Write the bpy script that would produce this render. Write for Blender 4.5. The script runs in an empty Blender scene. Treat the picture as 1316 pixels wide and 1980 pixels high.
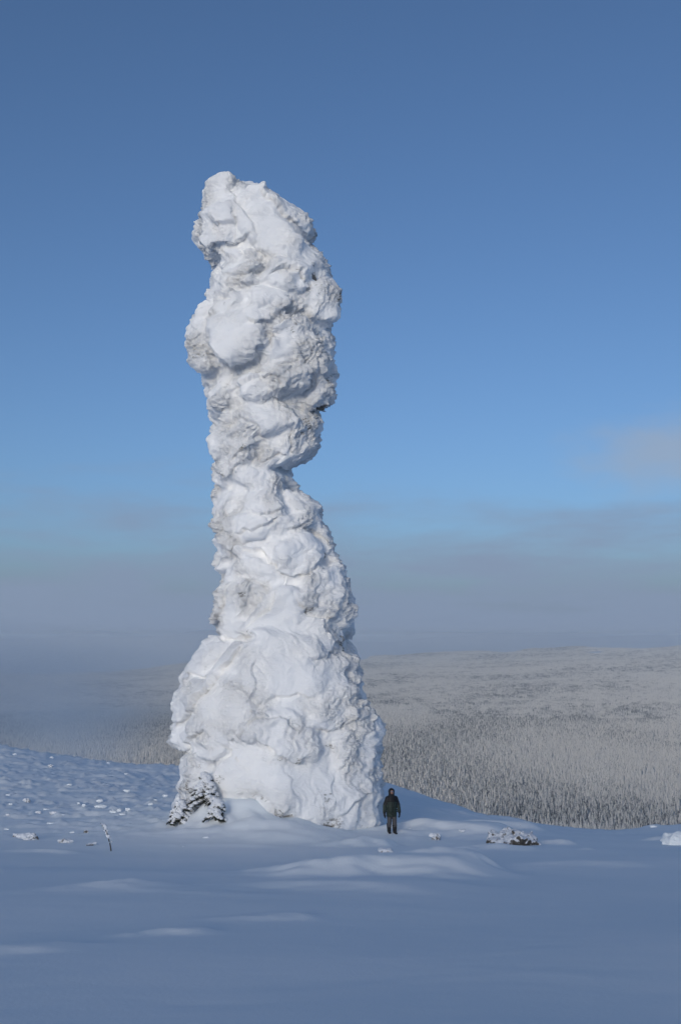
import bpy, math
import numpy as np
from mathutils import Vector, Matrix

# ------------------------------------------------------------------ camera, light, sky
scene = bpy.context.scene
R = math.radians
FPX, CXP, CYP, PITCH = 1925.0, 658.0, 990.0, R(7.1)
SUN_EL, SUN_AZ = R(10.4), R(180 + 17)          # azimuth clockwise from +Y: behind the camera, to its left

cam_data = bpy.data.cameras.new('camera')
cam = bpy.data.objects.new('camera', cam_data)
scene.collection.objects.link(cam)
cam_data.lens = 35.0
cam_data.sensor_width = 36.0
cam_data.clip_start = 0.1
cam_data.clip_end = 60000.0
cam.location = (0, 0, 0)
cam.rotation_euler = (R(90) + PITCH, 0, 0)
scene.camera = cam

world = bpy.data.worlds.new('World')
scene.world = world
world.use_nodes = True
wt = world.node_tree
for n in list(wt.nodes):
    wt.nodes.remove(n)


def wn(kind, **kw):
    n = wt.nodes.new(kind)
    for k, v in kw.items():
        setattr(n, k, v)
    return n


w_out = wn('ShaderNodeOutputWorld')
w_bg = wn('ShaderNodeBackground')
w_bg.inputs['Strength'].default_value = 0.15
sky = wn('ShaderNodeTexSky', sky_type='NISHITA')
sky.sun_disc = False
sky.sun_elevation = SUN_EL
sky.sun_rotation = SUN_AZ
sky.altitude = 900.0
sky.air_density = 0.8
sky.dust_density = 5.5
sky.ozone_density = 3.2
# low bank of mist and thin cloud round the whole horizon
w_tc = wn('ShaderNodeTexCoord')
w_sep = wn('ShaderNodeSeparateXYZ')
wt.links.new(w_tc.outputs['Generated'], w_sep.inputs[0])
w_map = wn('ShaderNodeMapping')
w_map.inputs['Scale'].default_value = (3.0, 3.0, 15.0)
w_map.inputs['Location'].default_value = (0.4, 0.0, 0.2)
wt.links.new(w_tc.outputs['Generated'], w_map.inputs[0])
w_noise = wn('ShaderNodeTexNoise')
w_noise.inputs['Scale'].default_value = 1.6
w_noise.inputs['Detail'].default_value = 6.0
w_noise.inputs['Roughness'].default_value = 0.58
wt.links.new(w_map.outputs[0], w_noise.inputs['Vector'])
w_add = wn('ShaderNodeMath', operation='MULTIPLY_ADD')      # elevation + noise wobble
w_add.inputs[1].default_value = -0.24
wt.links.new(w_noise.outputs['Fac'], w_add.inputs[0])
wt.links.new(w_sep.outputs['Z'], w_add.inputs[2])
w_band = wn('ShaderNodeMapRange', interpolation_type='SMOOTHSTEP')
w_band.inputs['From Min'].default_value = 0.035
w_band.inputs['From Max'].default_value = -0.10
w_band.inputs['To Min'].default_value = 0.0
w_band.inputs['To Max'].default_value = 0.95
wt.links.new(w_add.outputs[0], w_band.inputs['Value'])
w_mix = wn('ShaderNodeMix', data_type='RGBA')
w_mix.inputs['B'].default_value = (1.55, 2.0, 2.85, 1)
wt.links.new(w_band.outputs[0], w_mix.inputs['Factor'])
wt.links.new(sky.outputs[0], w_mix.inputs['A'])
# one small soft cloud
w_cdir = wn('ShaderNodeVectorMath', operation='SUBTRACT')
w_cdir.inputs[1].default_value = (0.318, 0.931, 0.172)
wt.links.new(w_tc.outputs['Generated'], w_cdir.inputs[0])
w_csc = wn('ShaderNodeVectorMath', operation='MULTIPLY')
w_csc.inputs[1].default_value = (1.0, 1.0, 2.3)
wt.links.new(w_cdir.outputs[0], w_csc.inputs[0])
w_clen = wn('ShaderNodeVectorMath', operation='LENGTH')
wt.links.new(w_csc.outputs[0], w_clen.inputs[0])
w_cn = wn('ShaderNodeTexNoise')
w_cn.inputs['Scale'].default_value = 22.0
w_cn.inputs['Detail'].default_value = 5.0
w_cmap = wn('ShaderNodeMapping')
w_cmap.inputs['Scale'].default_value = (1, 1, 2.0)
wt.links.new(w_tc.outputs['Generated'], w_cmap.inputs[0])
wt.links.new(w_cmap.outputs[0], w_cn.inputs['Vector'])
w_cadd = wn('ShaderNodeMath', operation='MULTIPLY_ADD')
w_cadd.inputs[1].default_value = 0.12
wt.links.new(w_cn.outputs['Fac'], w_cadd.inputs[0])
wt.links.new(w_clen.outputs['Value'], w_cadd.inputs[2])
w_cr = wn('ShaderNodeMapRange', interpolation_type='SMOOTHSTEP')
w_cr.inputs['From Min'].default_value = 0.190
w_cr.inputs['From Max'].default_value = 0.060
w_cr.inputs['To Min'].default_value = 0.0
w_cr.inputs['To Max'].default_value = 0.7
wt.links.new(w_cadd.outputs[0], w_cr.inputs['Value'])
w_mix2 = wn('ShaderNodeMix', data_type='RGBA')
w_mix2.inputs['B'].default_value = (2.15, 2.6, 3.3, 1)
wt.links.new(w_cr.outputs[0], w_mix2.inputs['Factor'])
wt.links.new(w_mix.outputs['Result'], w_mix2.inputs['A'])
wt.links.new(w_mix2.outputs['Result'], w_bg.inputs['Color'])
wt.links.new(w_bg.outputs[0], w_out.inputs['Surface'])

sun_data = bpy.data.lights.new('sun', 'SUN')
sun_data.energy = 0.72
sun_data.angle = R(10.0)                       # a sun veiled by thin ice mist
sun_data.color = (1.0, 0.91, 0.79)
sun = bpy.data.objects.new('sun', sun_data)
scene.collection.objects.link(sun)
S = Vector((math.sin(SUN_AZ) * math.cos(SUN_EL), math.cos(SUN_AZ) * math.cos(SUN_EL), math.sin(SUN_EL)))
sun.rotation_euler = S.to_track_quat('Z', 'Y').to_euler()
sun.location = S * 100

vs = scene.view_settings
vs.view_transform = 'Standard'
vs.look = 'None'
vs.gamma = 1.0
vs.use_curve_mapping = False
vs.exposure = 0.0
scene.cycles.use_denoising = True
scene.cycles.max_bounces = 8
scene.cycles.diffuse_bounces = 4
scene.cycles.volume_bounces = 1

# ------------------------------------------------------------------ helpers
C = scene.collection
rng = np.random.default_rng(7)


def tan_of(py):
    v = (CYP - py) / FPX
    return (math.sin(PITCH) + v * math.cos(PITCH)) / (math.cos(PITCH) - v * math.sin(PITCH))


def at(px, py, Y):
    v = (CYP - py) / FPX
    u = (px - CXP) / FPX
    s = Y / (math.cos(PITCH) - v * math.sin(PITCH))
    return (s * u, Y, s * (math.sin(PITCH) + v * math.cos(PITCH)))


def project(P):
    x, y, z = P[..., 0], P[..., 1], P[..., 2]
    f = y * math.cos(PITCH) + z * math.sin(PITCH)
    up = -y * math.sin(PITCH) + z * math.cos(PITCH)
    return CXP + FPX * x / f, CYP - FPX * up / f


G3 = np.array([(1, 1, 0), (-1, 1, 0), (1, -1, 0), (-1, -1, 0), (1, 0, 1), (-1, 0, 1), (1, 0, -1), (-1, 0, -1),
               (0, 1, 1), (0, -1, 1), (0, 1, -1), (0, -1, -1), (1, 1, 0), (-1, 1, 0), (0, -1, 1), (0, -1, -1)], np.float32)


def noise3(P, seed=0):
    P = np.asarray(P, np.float32)
    i = np.floor(P)
    f = (P - i).astype(np.float32)
    i = i.astype(np.int64)
    w = f * f * f * (f * (f * 6 - 15) + 10)
    out = np.zeros(P.shape[:-1], np.float32)
    for dx in (0, 1):
        wx = w[..., 0] if dx else 1 - w[..., 0]
        for dy in (0, 1):
            wy = w[..., 1] if dy else 1 - w[..., 1]
            for dz in (0, 1):
                wz = w[..., 2] if dz else 1 - w[..., 2]
                h = ((i[..., 0] + dx) * 374761393 + (i[..., 1] + dy) * 668265263 + (i[..., 2] + dz) * 1440662683 + seed * 974634777) & 0xffffffff
                h = ((h ^ (h >> 13)) * 1274126177) & 0xffffffff
                h = (h ^ (h >> 16)) & 15
                g = G3[h]
                out += wx * wy * wz * (g[..., 0] * (f[..., 0] - dx) + g[..., 1] * (f[..., 1] - dy) + g[..., 2] * (f[..., 2] - dz))
    return out


def fbm(P, octaves=4, seed=0, gain=0.5, lac=2.03):
    P = np.asarray(P, np.float32)
    o, a = 0, 1.0
    for k in range(octaves):
        o = o + a * noise3(P, seed + k * 17)
        P = P * lac
        a *= gain
    return o


def billow(P, octaves=3, seed=0, gain=0.5, lac=2.1):
    P = np.asarray(P, np.float32)
    o, a = 0, 1.0
    for k in range(octaves):
        o = o + a * (np.abs(noise3(P, seed + k * 31)) * 2 - 0.5)
        P = P * lac
        a *= gain
    return o


def xyz(x, y, z):
    return np.stack(np.broadcast_arrays(x, y, z), -1)


def surface_nets(f, org, h):
    """A quad mesh on f = 0 (f < 0 inside) over a regular grid."""
    s = f < 0
    nx, ny, nz = f.shape
    c = np.zeros((nx - 1, ny - 1, nz - 1), np.int8)
    for dx in (0, 1):
        for dy in (0, 1):
            for dz in (0, 1):
                c += s[dx:nx - 1 + dx, dy:ny - 1 + dy, dz:nz - 1 + dz]
    cells = np.argwhere((c > 0) & (c < 8))
    idx = np.full(c.shape, -1, np.int64)
    idx[cells[:, 0], cells[:, 1], cells[:, 2]] = np.arange(len(cells))
    acc = np.zeros((len(cells), 3))
    cnt = np.zeros(len(cells))
    corners = [(a, b, d) for a in (0, 1) for b in (0, 1) for d in (0, 1)]
    for A in corners:
        for ax in range(3):
            if A[ax]:
                continue
            B = list(A)
            B[ax] = 1
            fa = f[cells[:, 0] + A[0], cells[:, 1] + A[1], cells[:, 2] + A[2]]
            fb = f[cells[:, 0] + B[0], cells[:, 1] + B[1], cells[:, 2] + B[2]]
            m = (fa < 0) != (fb < 0)
            t = np.where(m, fa / np.where(m, fa - fb, 1), 0)
            p = np.tile(np.array(A, float), (len(cells), 1))
            p[:, ax] += t
            acc[m] += p[m]
            cnt[m] += 1
    V = (cells + acc / cnt[:, None]) * h + np.asarray(org)
    Q = []
    for ax in range(3):
        sl0 = [slice(None)] * 3
        sl1 = [slice(None)] * 3
        sl0[ax] = slice(0, -1)
        sl1[ax] = slice(1, None)
        a, b = s[tuple(sl0)], s[tuple(sl1)]
        e = np.argwhere(a != b)
        u, v = (ax + 1) % 3, (ax + 2) % 3
        lim = np.array(c.shape)
        ok = (e[:, u] > 0) & (e[:, v] > 0) & (e[:, u] < lim[u]) & (e[:, v] < lim[v]) & (e[:, ax] < lim[ax])
        e = e[ok]
        flip = a[e[:, 0], e[:, 1], e[:, 2]]
        q = []
        for du, dv in ((-1, -1), (0, -1), (0, 0), (-1, 0)):
            p = e.copy()
            p[:, u] += du
            p[:, v] += dv
            q.append(idx[p[:, 0], p[:, 1], p[:, 2]])
        q = np.stack(q, 1)
        q[~flip] = q[~flip][:, ::-1]
        Q.append(q)
    return V, np.concatenate(Q)


def smin(a, b, k):
    h = np.clip(0.5 + 0.5 * (b - a) / k, 0, 1)
    return b + (a - b) * h - k * h * (1 - h)


def smax(a, b, k):
    return -smin(-a, -b, k)


def make_mesh(name, V, F, smooth=True):
    me = bpy.data.meshes.new(name)
    V = np.asarray(V, np.float32)
    F = np.asarray(F, np.int32)
    me.vertices.add(len(V))
    me.vertices.foreach_set('co', V.ravel())
    k = F.shape[1]
    me.loops.add(F.size)
    me.loops.foreach_set('vertex_index', F.ravel())
    me.polygons.add(len(F))
    me.polygons.foreach_set('loop_start', np.arange(0, F.size, k, dtype=np.int32))
    if smooth:
        me.polygons.foreach_set('use_smooth', np.ones(len(F), bool))
    me.update(calc_edges=True)
    me.validate()
    return me


def link(name, data, mat=None, parent=None, loc=None):
    o = bpy.data.objects.new(name, data)
    C.objects.link(o)
    if mat is not None and data is not None:
        for m in (mat if isinstance(mat, (list, tuple)) else [mat]):
            if m.name not in [x.name for x in data.materials if x]:
                data.materials.append(m)
    if parent is not None:
        o.parent = parent
    if loc is not None:
        o.location = loc
    return o


def tag(o, label=None, cat=None, group=None, kind=None):
    if label:
        o['label'] = label
    if cat:
        o['category'] = cat
    if group:
        o['group'] = group
    if kind:
        o['kind'] = kind
    return o


def empty(name, loc, rz=0.0):
    o = bpy.data.objects.new(name, None)
    C.objects.link(o)
    o.empty_display_size = 0.2
    o.location = loc
    o.rotation_euler = (0, 0, rz)
    return o


def attr(me, name, vals):
    a = me.attributes.new(name, 'FLOAT', 'POINT')
    a.data.foreach_set('value', np.asarray(vals, np.float32))


def vert_co(me):
    a = np.empty(len(me.vertices) * 3, np.float32)
    me.vertices.foreach_get('co', a)
    return a.reshape(-1, 3)


def vert_no(me):
    a = np.empty(len(me.vertices) * 3, np.float32)
    me.vertex_normals.foreach_get('vector', a)
    return a.reshape(-1, 3)


def set_co(me, V):
    me.vertices.foreach_set('co', np.asarray(V, np.float32).ravel())
    me.update()


def subdivided(me, levels=1):
    o = bpy.data.objects.new('tmp', me)
    C.objects.link(o)
    m = o.modifiers.new('s', 'SUBSURF')
    m.levels = levels
    dg = bpy.context.evaluated_depsgraph_get()
    dg.update()
    r = bpy.data.meshes.new_from_object(o.evaluated_get(dg))
    bpy.data.objects.remove(o)
    return r


# ------------------------------------------------------------------ materials
class NT:
    def __init__(self, name):
        self.m = bpy.data.materials.new(name)
        self.m.use_nodes = True
        self.t = self.m.node_tree
        for n in list(self.t.nodes):
            self.t.nodes.remove(n)
        self.out = self.n('ShaderNodeOutputMaterial')

    def n(self, kind, ins=None, **kw):
        n = self.t.nodes.new(kind)
        for k, v in kw.items():
            setattr(n, k, v)
        for k, v in (ins or {}).items():
            if isinstance(v, bpy.types.NodeSocket):
                self.t.links.new(v, n.inputs[k])
            else:
                n.inputs[k].default_value = v
        return n

    def noise(self, vec, scale, detail=4, rough=0.5):
        return self.n('ShaderNodeTexNoise', {'Vector': vec, 'Scale': scale, 'Detail': detail, 'Roughness': rough}).outputs['Fac']

    def ramp(self, fac, lo, hi, a=0.0, b=1.0):
        return self.n('ShaderNodeMapRange', {'Value': fac, 'From Min': lo, 'From Max': hi, 'To Min': a, 'To Max': b}).outputs[0]

    def mix(self, fac, a, b):
        return self.n('ShaderNodeMix', {'Factor': fac, 'A': a, 'B': b}, data_type='RGBA').outputs['Result']

    def math(self, op, a, b=0.0, c=0.0):
        n = self.n('ShaderNodeMath', operation=op)
        for i, v in enumerate((a, b, c)):
            if isinstance(v, bpy.types.NodeSocket):
                self.t.links.new(v, n.inputs[i])
            else:
                n.inputs[i].default_value = v
        return n.outputs[0]

    def finish(self, color, rough=0.7, spec=0.3, bump=None, dist=0.02, strength=1.0, **kw):
        ins = {'Base Color': color, 'Roughness': rough, 'Specular IOR Level': spec}
        if bump is not None:
            b = self.n('ShaderNodeBump', {'Height': bump, 'Distance': dist, 'Strength': strength})
            ins['Normal'] = b.outputs[0]
        ins.update(kw)
        p = self.n('ShaderNodeBsdfPrincipled', ins)
        self.t.links.new(p.outputs[0], self.out.inputs['Surface'])
        return self.m


def pos(t):
    return t.n('ShaderNodeNewGeometry').outputs['Position']


def objco(t):
    return t.n('ShaderNodeTexCoord').outputs['Object']


def mat_snow():
    t = NT('snow')
    p = pos(t)
    big = t.noise(p, 0.35, 3)
    col = t.mix(t.ramp(big, 0.35, 0.65), (0.85, 0.90, 0.925, 1), (0.89, 0.925, 0.945, 1))
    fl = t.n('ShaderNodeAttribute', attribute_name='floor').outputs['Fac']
    gap_shade = t.mix(t.noise(p, 0.22, 4, 0.7), (0.05, 0.05, 0.045, 1), (0.42, 0.42, 0.42, 1))  # dark forest floor colour paints the shade in the gaps between trees
    col = t.mix(fl, col, gap_shade)
    mp = t.n('ShaderNodeMapping', {'Vector': p, 'Rotation': (0, 0, 0.3), 'Scale': (1.0, 1.4, 1.0)}).outputs[0]
    b = t.math('MULTIPLY_ADD', t.noise(mp, 1.1, 5, 0.55), 0.8, t.math('MULTIPLY', t.noise(p, 18, 5, 0.75), 0.34))
    return t.finish(col, 0.75, 0.2, b, 0.05, 0.4)


def mat_rime():
    t = NT('rime_on_rock')
    p = pos(t)
    # feathers of rime: noise stretched along a slant that wanders
    warp = t.n('ShaderNodeTexNoise', {'Vector': p, 'Scale': 0.45, 'Detail': 2}).outputs['Color']
    off = t.n('ShaderNodeVectorMath', {0: warp, 1: (2.2, 2.2, 2.2)}, operation='MULTIPLY').outputs[0]
    wp = t.n('ShaderNodeVectorMath', {0: p, 1: off}, operation='ADD').outputs[0]
    mp = t.n('ShaderNodeMapping', {'Vector': wp, 'Rotation': (0.2, R(35), 0), 'Scale': (0.8, 0.8, 4.2)}).outputs[0]
    streak = t.noise(mp, 1.7, 6, 0.65)
    grain = t.noise(p, 14, 4, 0.65)
    rough_a = t.n('ShaderNodeAttribute', attribute_name='rough').outputs['Fac']
    b1 = t.math('MULTIPLY', streak, t.math('MULTIPLY_ADD', rough_a, 1.0, 0.14))
    b = t.math('MULTIPLY_ADD', grain, t.math('MULTIPLY_ADD', rough_a, 0.5, 0.03), b1)
    rock_a = t.n('ShaderNodeAttribute', attribute_name='rock').outputs['Fac']
    rockn = t.math('MULTIPLY_ADD', t.noise(p, 5.5, 5, 0.75), 1.0, t.math('MULTIPLY', t.noise(mp, 4.0, 4, 0.7), 0.8))
    rockn = t.math('MULTIPLY_ADD', rough_a, 0.06, rockn)
    mask = t.ramp(t.math('MULTIPLY_ADD', t.math('SUBTRACT', rockn, 0.95), 1.3, rock_a), 0.33, 0.60)
    snowc = t.mix(t.ramp(t.noise(p, 1.1, 4), 0.35, 0.65), (0.92, 0.93, 0.94, 1), (0.945, 0.945, 0.94, 1))
    rockc = t.mix(t.noise(p, 9, 4), (0.10, 0.095, 0.085, 1), (0.30, 0.28, 0.25, 1))
    return t.finish(t.mix(mask, snowc, rockc), 0.8, 0.12, b, 0.19, 0.9)


def mat_rock():
    t = NT('dark_rock_dusted_with_snow')
    p = pos(t)
    nz = t.n('ShaderNodeSeparateXYZ', {0: t.n('ShaderNodeNewGeometry').outputs['Normal']}).outputs['Z']
    n1 = t.noise(p, 6.0, 5, 0.65)
    dust = t.ramp(t.math('MULTIPLY_ADD', n1, 2.2, t.math('MULTIPLY', nz, 0.42)), 1.10, 1.30)
    rc = t.mix(t.noise(p, 11, 4), (0.035, 0.032, 0.03, 1), (0.16, 0.145, 0.125, 1))
    col = t.mix(dust, rc, (0.82, 0.84, 0.87, 1))
    return t.finish(col, 0.85, 0.2, t.noise(p, 16, 5, 0.7), 0.06, 0.8)


def mat_plain(name, a, b, scale=20, rough=0.7, spec=0.3, bd=0.004):
    t = NT(name)
    o = objco(t)
    n = t.noise(o, scale, 4)
    return t.finish(t.mix(n, (*a, 1), (*b, 1)), rough, spec, n, bd, 0.6)


def mat_tree_crown():
    t = NT('snow_laden_spruce')
    o = objco(t)
    inst = t.n('ShaderNodeAttribute', attribute_name='snowy', attribute_type='GEOMETRY').outputs['Fac']
    shade_tone = t.n('ShaderNodeAttribute', attribute_name='shade_tone', attribute_type='INSTANCER').outputs['Fac']  # per-tree tone that puts cloud shade into the crown colour
    ri = t.n('ShaderNodeObjectInfo').outputs['Random']
    n = t.noise(o, 1.3, 4, 0.65)
    n = t.math('MULTIPLY_ADD', t.noise(o, 0.3, 1), 0.7, t.math('SUBTRACT', n, 0.35))
    f = t.ramp(t.math('ADD', n, t.math('MULTIPLY_ADD', shade_tone, 0.20, t.math('MULTIPLY_ADD', ri, 0.36, t.math('MULTIPLY', inst, 0.42)))), 0.57, 0.75)
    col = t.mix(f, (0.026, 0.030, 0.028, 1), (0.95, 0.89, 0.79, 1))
    return t.finish(col, 0.85, 0.1)


M_SNOW = mat_snow()
M_RIME = mat_rime()
M_ROCK = mat_rock()
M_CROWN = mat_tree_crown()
M_BARK = mat_plain('bark', (0.05, 0.04, 0.03), (0.11, 0.09, 0.07), 8)
M_FROST = mat_plain('frost', (0.80, 0.83, 0.87), (0.87, 0.88, 0.9), 14, 0.8, 0.15, 0.02)
M_NEEDLE = mat_plain('dark_needles', (0.018, 0.024, 0.015), (0.07, 0.075, 0.045), 12)

# ------------------------------------------------------------------ ground
# control points of the hill in the photograph's terms: pixel, pixel, metres ahead
CTRL = [(-100, 1990, 8.0), (330, 1985, 7.8), (658, 1980, 7.7), (1000, 1985, 7.7), (1420, 1990, 7.8),
        (-150, 1800, 12.6), (330, 1798, 12.7), (658, 1796, 12.7), (1000, 1796, 12.7), (1450, 1800, 12.6),
        (-150, 1700, 20.5), (330, 1698, 21), (658, 1696, 21.5), (1000, 1694, 22), (1450, 1700, 21.5),
        (-200, 1640, 32), (150, 1640, 33), (540, 1640, 34), (800, 1640, 34), (1100, 1640, 34), (1500, 1645, 33),
        (0, 1612, 39), (330, 1590, 42.5), (540, 1592, 42), (757, 1615, 41), (1000, 1622, 41), (1300, 1622, 41),
        (-250, 1560, 52), (0, 1550, 53), (200, 1552, 53), (320, 1552, 51), (820, 1590, 49), (980, 1600, 48), (1200, 1611, 47.5),
        (0, 1490, 70), (200, 1500, 68), (330, 1510, 66), (560, 1520, 66), (745, 1535, 62), (860, 1568, 56),
        (-300, 1432, 90), (0, 1442, 88), (172, 1469, 85), (345, 1482, 82), (540, 1495, 78), (745, 1512, 75),
        (840, 1547, 68), (940, 1580, 60), (1060, 1596, 55), (1180, 1607.5, 52), (1316, 1597, 52), (1600, 1600, 55)]
cp = [at(*c) for c in CTRL]
cp += [(0, 0, -1.6), (-8, 0, -1.5), (8, 0, -1.7), (0, -10, -0.05), (0, -25, 2.35), (-20, -20, 1.5), (20, -20, 1.3),
       (0, -45, 4.8), (-40, -40, 3.5), (45, -35, 3.0), (0, -90, 8.0), (-70, -70, 5), (80, -70, 4), (-60, 10, -3.4), (60, 10, -4.4),
       (-45, -5, -1.0), (45, 0, -2.2), (-100, 50, -8.5), (90, 40, -10), (-90, -10, -2), (100, -10, -4)]
cp = np.array(cp, float)


def _tps(r2):
    return 0.5 * r2 * np.log(np.maximum(r2, 1e-9))


_d2 = ((cp[:, None, :2] - cp[None, :, :2]) ** 2).sum(-1)
_n = len(cp)
_A = np.zeros((_n + 3, _n + 3))
_A[:_n, :_n] = _tps(_d2) + np.eye(_n) * 0.12
_A[:_n, _n] = 1
_A[:_n, _n + 1:] = cp[:, :2]
_A[_n:, :_n] = _A[:_n, _n:].T
_b = np.zeros(_n + 3)
_b[:_n] = cp[:, 2]
_W = np.linalg.solve(_A, _b)


def hill_exact(x, y):
    o = _W[_n] + _W[_n + 1] * x + _W[_n + 2] * y
    for k in range(_n):
        o = o + _W[k] * _tps((x - cp[k, 0]) ** 2 + (y - cp[k, 1]) ** 2)
    return o


_HS, _HN = 2.0, 76
_hax = (np.arange(2 * _HN + 1) - _HN) * _HS
_HG = hill_exact(_hax[:, None] + 0 * _hax[None], 0 * _hax[:, None] + _hax[None])


def _cub(t):
    return (-0.5 * t + t * t - 0.5 * t ** 3, 1 - 2.5 * t * t + 1.5 * t ** 3, 0.5 * t + 2 * t * t - 1.5 * t ** 3, -0.5 * t * t + 0.5 * t ** 3)


def hill(x, y):
    u = np.clip(np.asarray(x, float) / _HS + _HN, 1, 2 * _HN - 2.001)
    v = np.clip(np.asarray(y, float) / _HS + _HN, 1, 2 * _HN - 2.001)
    i, j = np.floor(u).astype(int), np.floor(v).astype(int)
    a, b = _cub(u - i), _cub(v - j)
    o = 0
    for k in range(4):
        for l in range(4):
            o = o + a[k] * b[l] * _HG[i + k - 1, j + l - 1]
    return o


EDGE_PHI = np.radians([-180, -130, -90, -45, -18.9, -9.2, -3.5, 2.6, 5.4, 8.3, 11.8, 15.2, 18.9, 30, 45, 90, 130, 180])
EDGE_R = np.array([120, 110, 100, 98, 93, 83, 78, 75, 68, 60.5, 56, 54, 55, 58, 62, 95, 110, 120.0])
VAL_R = np.array([0, 900, 1700, 2600, 3500, 4800, 6000, 7200, 8500, 10000, 14000, 40000.0])
VAL_Z = np.array([-165, -163, -153, -143, -131, -110, -92, -66, -30, -25, -60, -120.0])


def smooth_interp(x, xp, fp):
    # average of a few shifted linear interpolations: rounds the corners
    w = 0.08
    return sum(np.interp(x * (1 + k * w), xp, fp) for k in (-2, -1, 0, 1, 2)) / 5


def valley(x, y):
    r = np.hypot(x, y)
    z = smooth_interp(r, VAL_R, VAL_Z)
    u = np.clip(x / np.maximum(np.abs(y), 1.0), -0.2, 0.5)
    z = z + 300 * (u - 0.19) * np.clip((r - 2000) / 4000, 0, 1) * np.clip((9500 - r) / 3000, 0.15, 1)
    P = xyz(x / 900.0, y / 900.0, 0.3)
    z = z + 12 * fbm(P, 3, 5) * np.clip((r - 500) / 1500, 0, 1)
    z = z + 150 * np.clip((r - 6200) / 3000, 0, 1) * np.maximum(fbm(xyz(x / 2300.0, y / 3200.0, 3.1), 3, 9), -0.12)
    return z


def ground_base(x, y):
    r = np.maximum(np.hypot(x, y), 1e-3)
    phi = np.arctan2(x, y)
    re = np.interp(phi, EDGE_PHI, EDGE_R)
    k = np.minimum(1.0, re / r)
    z = hill(x * k, y * k)
    d = np.maximum(r - re, 0)
    z = z - (0.14 * d + 0.42 * (np.sqrt(d * d + 14.0 ** 2) - 14.0))
    v = valley(x, y)
    h = np.clip(0.5 + 0.5 * (z - v) / 25.0, 0, 1)
    return v + (z - v) * h + 25.0 * h * (1 - h)


def hit(px, py, fn=None, lo=4.0, hi=140.0):
    """First point of the ground under a pixel."""
    fn = fn or ground_base
    Y = np.geomspace(lo, hi, 1500)
    t = tan_of(py)
    p0 = at(px, py, 1.0)
    z = fn(Y * p0[0], Y)
    b = np.nonzero(Y * t < z)[0]
    k = b[0] if len(b) else int(np.argmin(Y * t - z))
    return np.array((Y[k] * p0[0], Y[k], z[k]))


# drifts: pixel, pixel, half length m, half width m, height m, turn deg
MOUNDS = [(845, 1690, 2.2, 0.8, 0.62, 10), (900, 1686, 1.0, 0.5, 0.30, 0), (745, 1712, 2.4, 0.9, 0.20, 14),
          (738, 1632, 0.75, 0.6, 0.34, 0),
          (930, 1618, 2.4, 1.2, 0.75, 8), (995, 1606, 1.8, 0.9, 0.55, 0), (965, 1642, 0.9, 0.4, 0.22, 0), (1020, 1644, 0.5, 0.35, 0.12, 0), (1090, 1632, 0.6, 0.32, 0.24, -25), (1138, 1644, 0.3, 0.2, 0.08, 0),
          (1305, 1626, 0.7, 0.5, 0.25, 0), (1190, 1672, 1.6, 0.6, 0.10, 8), (820, 1590, 1.3, 0.6, 0.22, 0), (868, 1606, 0.8, 0.5, 0.16, 5),
          (888, 1573, 1.1, 0.6, 0.2, 0), (840, 1570, 0.8, 0.4, 0.14, 0), (815, 1614, 0.9, 0.5, 0.2, 0), (785, 1564, 0.4, 0.25, 0.08, 0),
          (990, 1579, 1.2, 0.8, 0.22, 0), (935, 1582, 0.9, 0.6, 0.15, 0), (1265, 1597, 0.5, 0.4, 0.15, 0),
           (560, 1615, 2.6, 0.9, 0.25, 0), (490, 1632, 1.6, 0.3, 0.10, 0),
          (620, 1622, 2.0, 0.8, 0.15, 0), (690, 1630, 1.0, 0.6, 0.15, 0), (370, 1602, 1.2, 0.6, 0.12, 0),
          (130, 1646, 1.1, 0.35, 0.15, -4), (245, 1720, 0.6, 0.28, 0.11, 5), (290, 1722, 0.9, 0.35, 0.10, 12),
          (380, 1795, 0.4, 0.2, 0.08, 15), (570, 1765, 0.6, 0.25, 0.08, 18), (80, 1828, 0.9, 0.25, 0.08, 6),
          (60, 1596, 0.9, 0.25, 0.14, 8), (230, 1545, 1.4, 0.35, 0.2, 10), (228, 1500, 1.6, 0.4, 0.16, 3), (318, 1492, 1.3, 0.4, 0.14, 0),
          (45, 1514, 2.0, 0.4, 0.18, 4), (15, 1470, 1.8, 0.5, 0.18, -3), (155, 1516, 0.9, 0.35, 0.12, 4), (300, 1538, 1.2, 0.35, 0.12, 0),
          (195, 1573, 1.2, 0.5, 0.16, 6), (140, 1590, 1.0, 0.4, 0.12, 8)]
_mp = [(hit(a, b), l, w, h, R(t)) for a, b, l, w, h, t in MOUNDS]
for a, Yb, l, w, h in ((488, 40.9, 1.7, 1.5, 1.15), (440, 40.9, 0.9, 0.9, 0.2), (560, 40.2, 1.6, 1.2, 0.5), (640, 39.6, 1.4, 0.9, 0.25)):
    q = at(a, 1590, Yb)
    _mp.append((np.array((q[0], Yb, 0.0)), l, w, h, 0.0))


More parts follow.
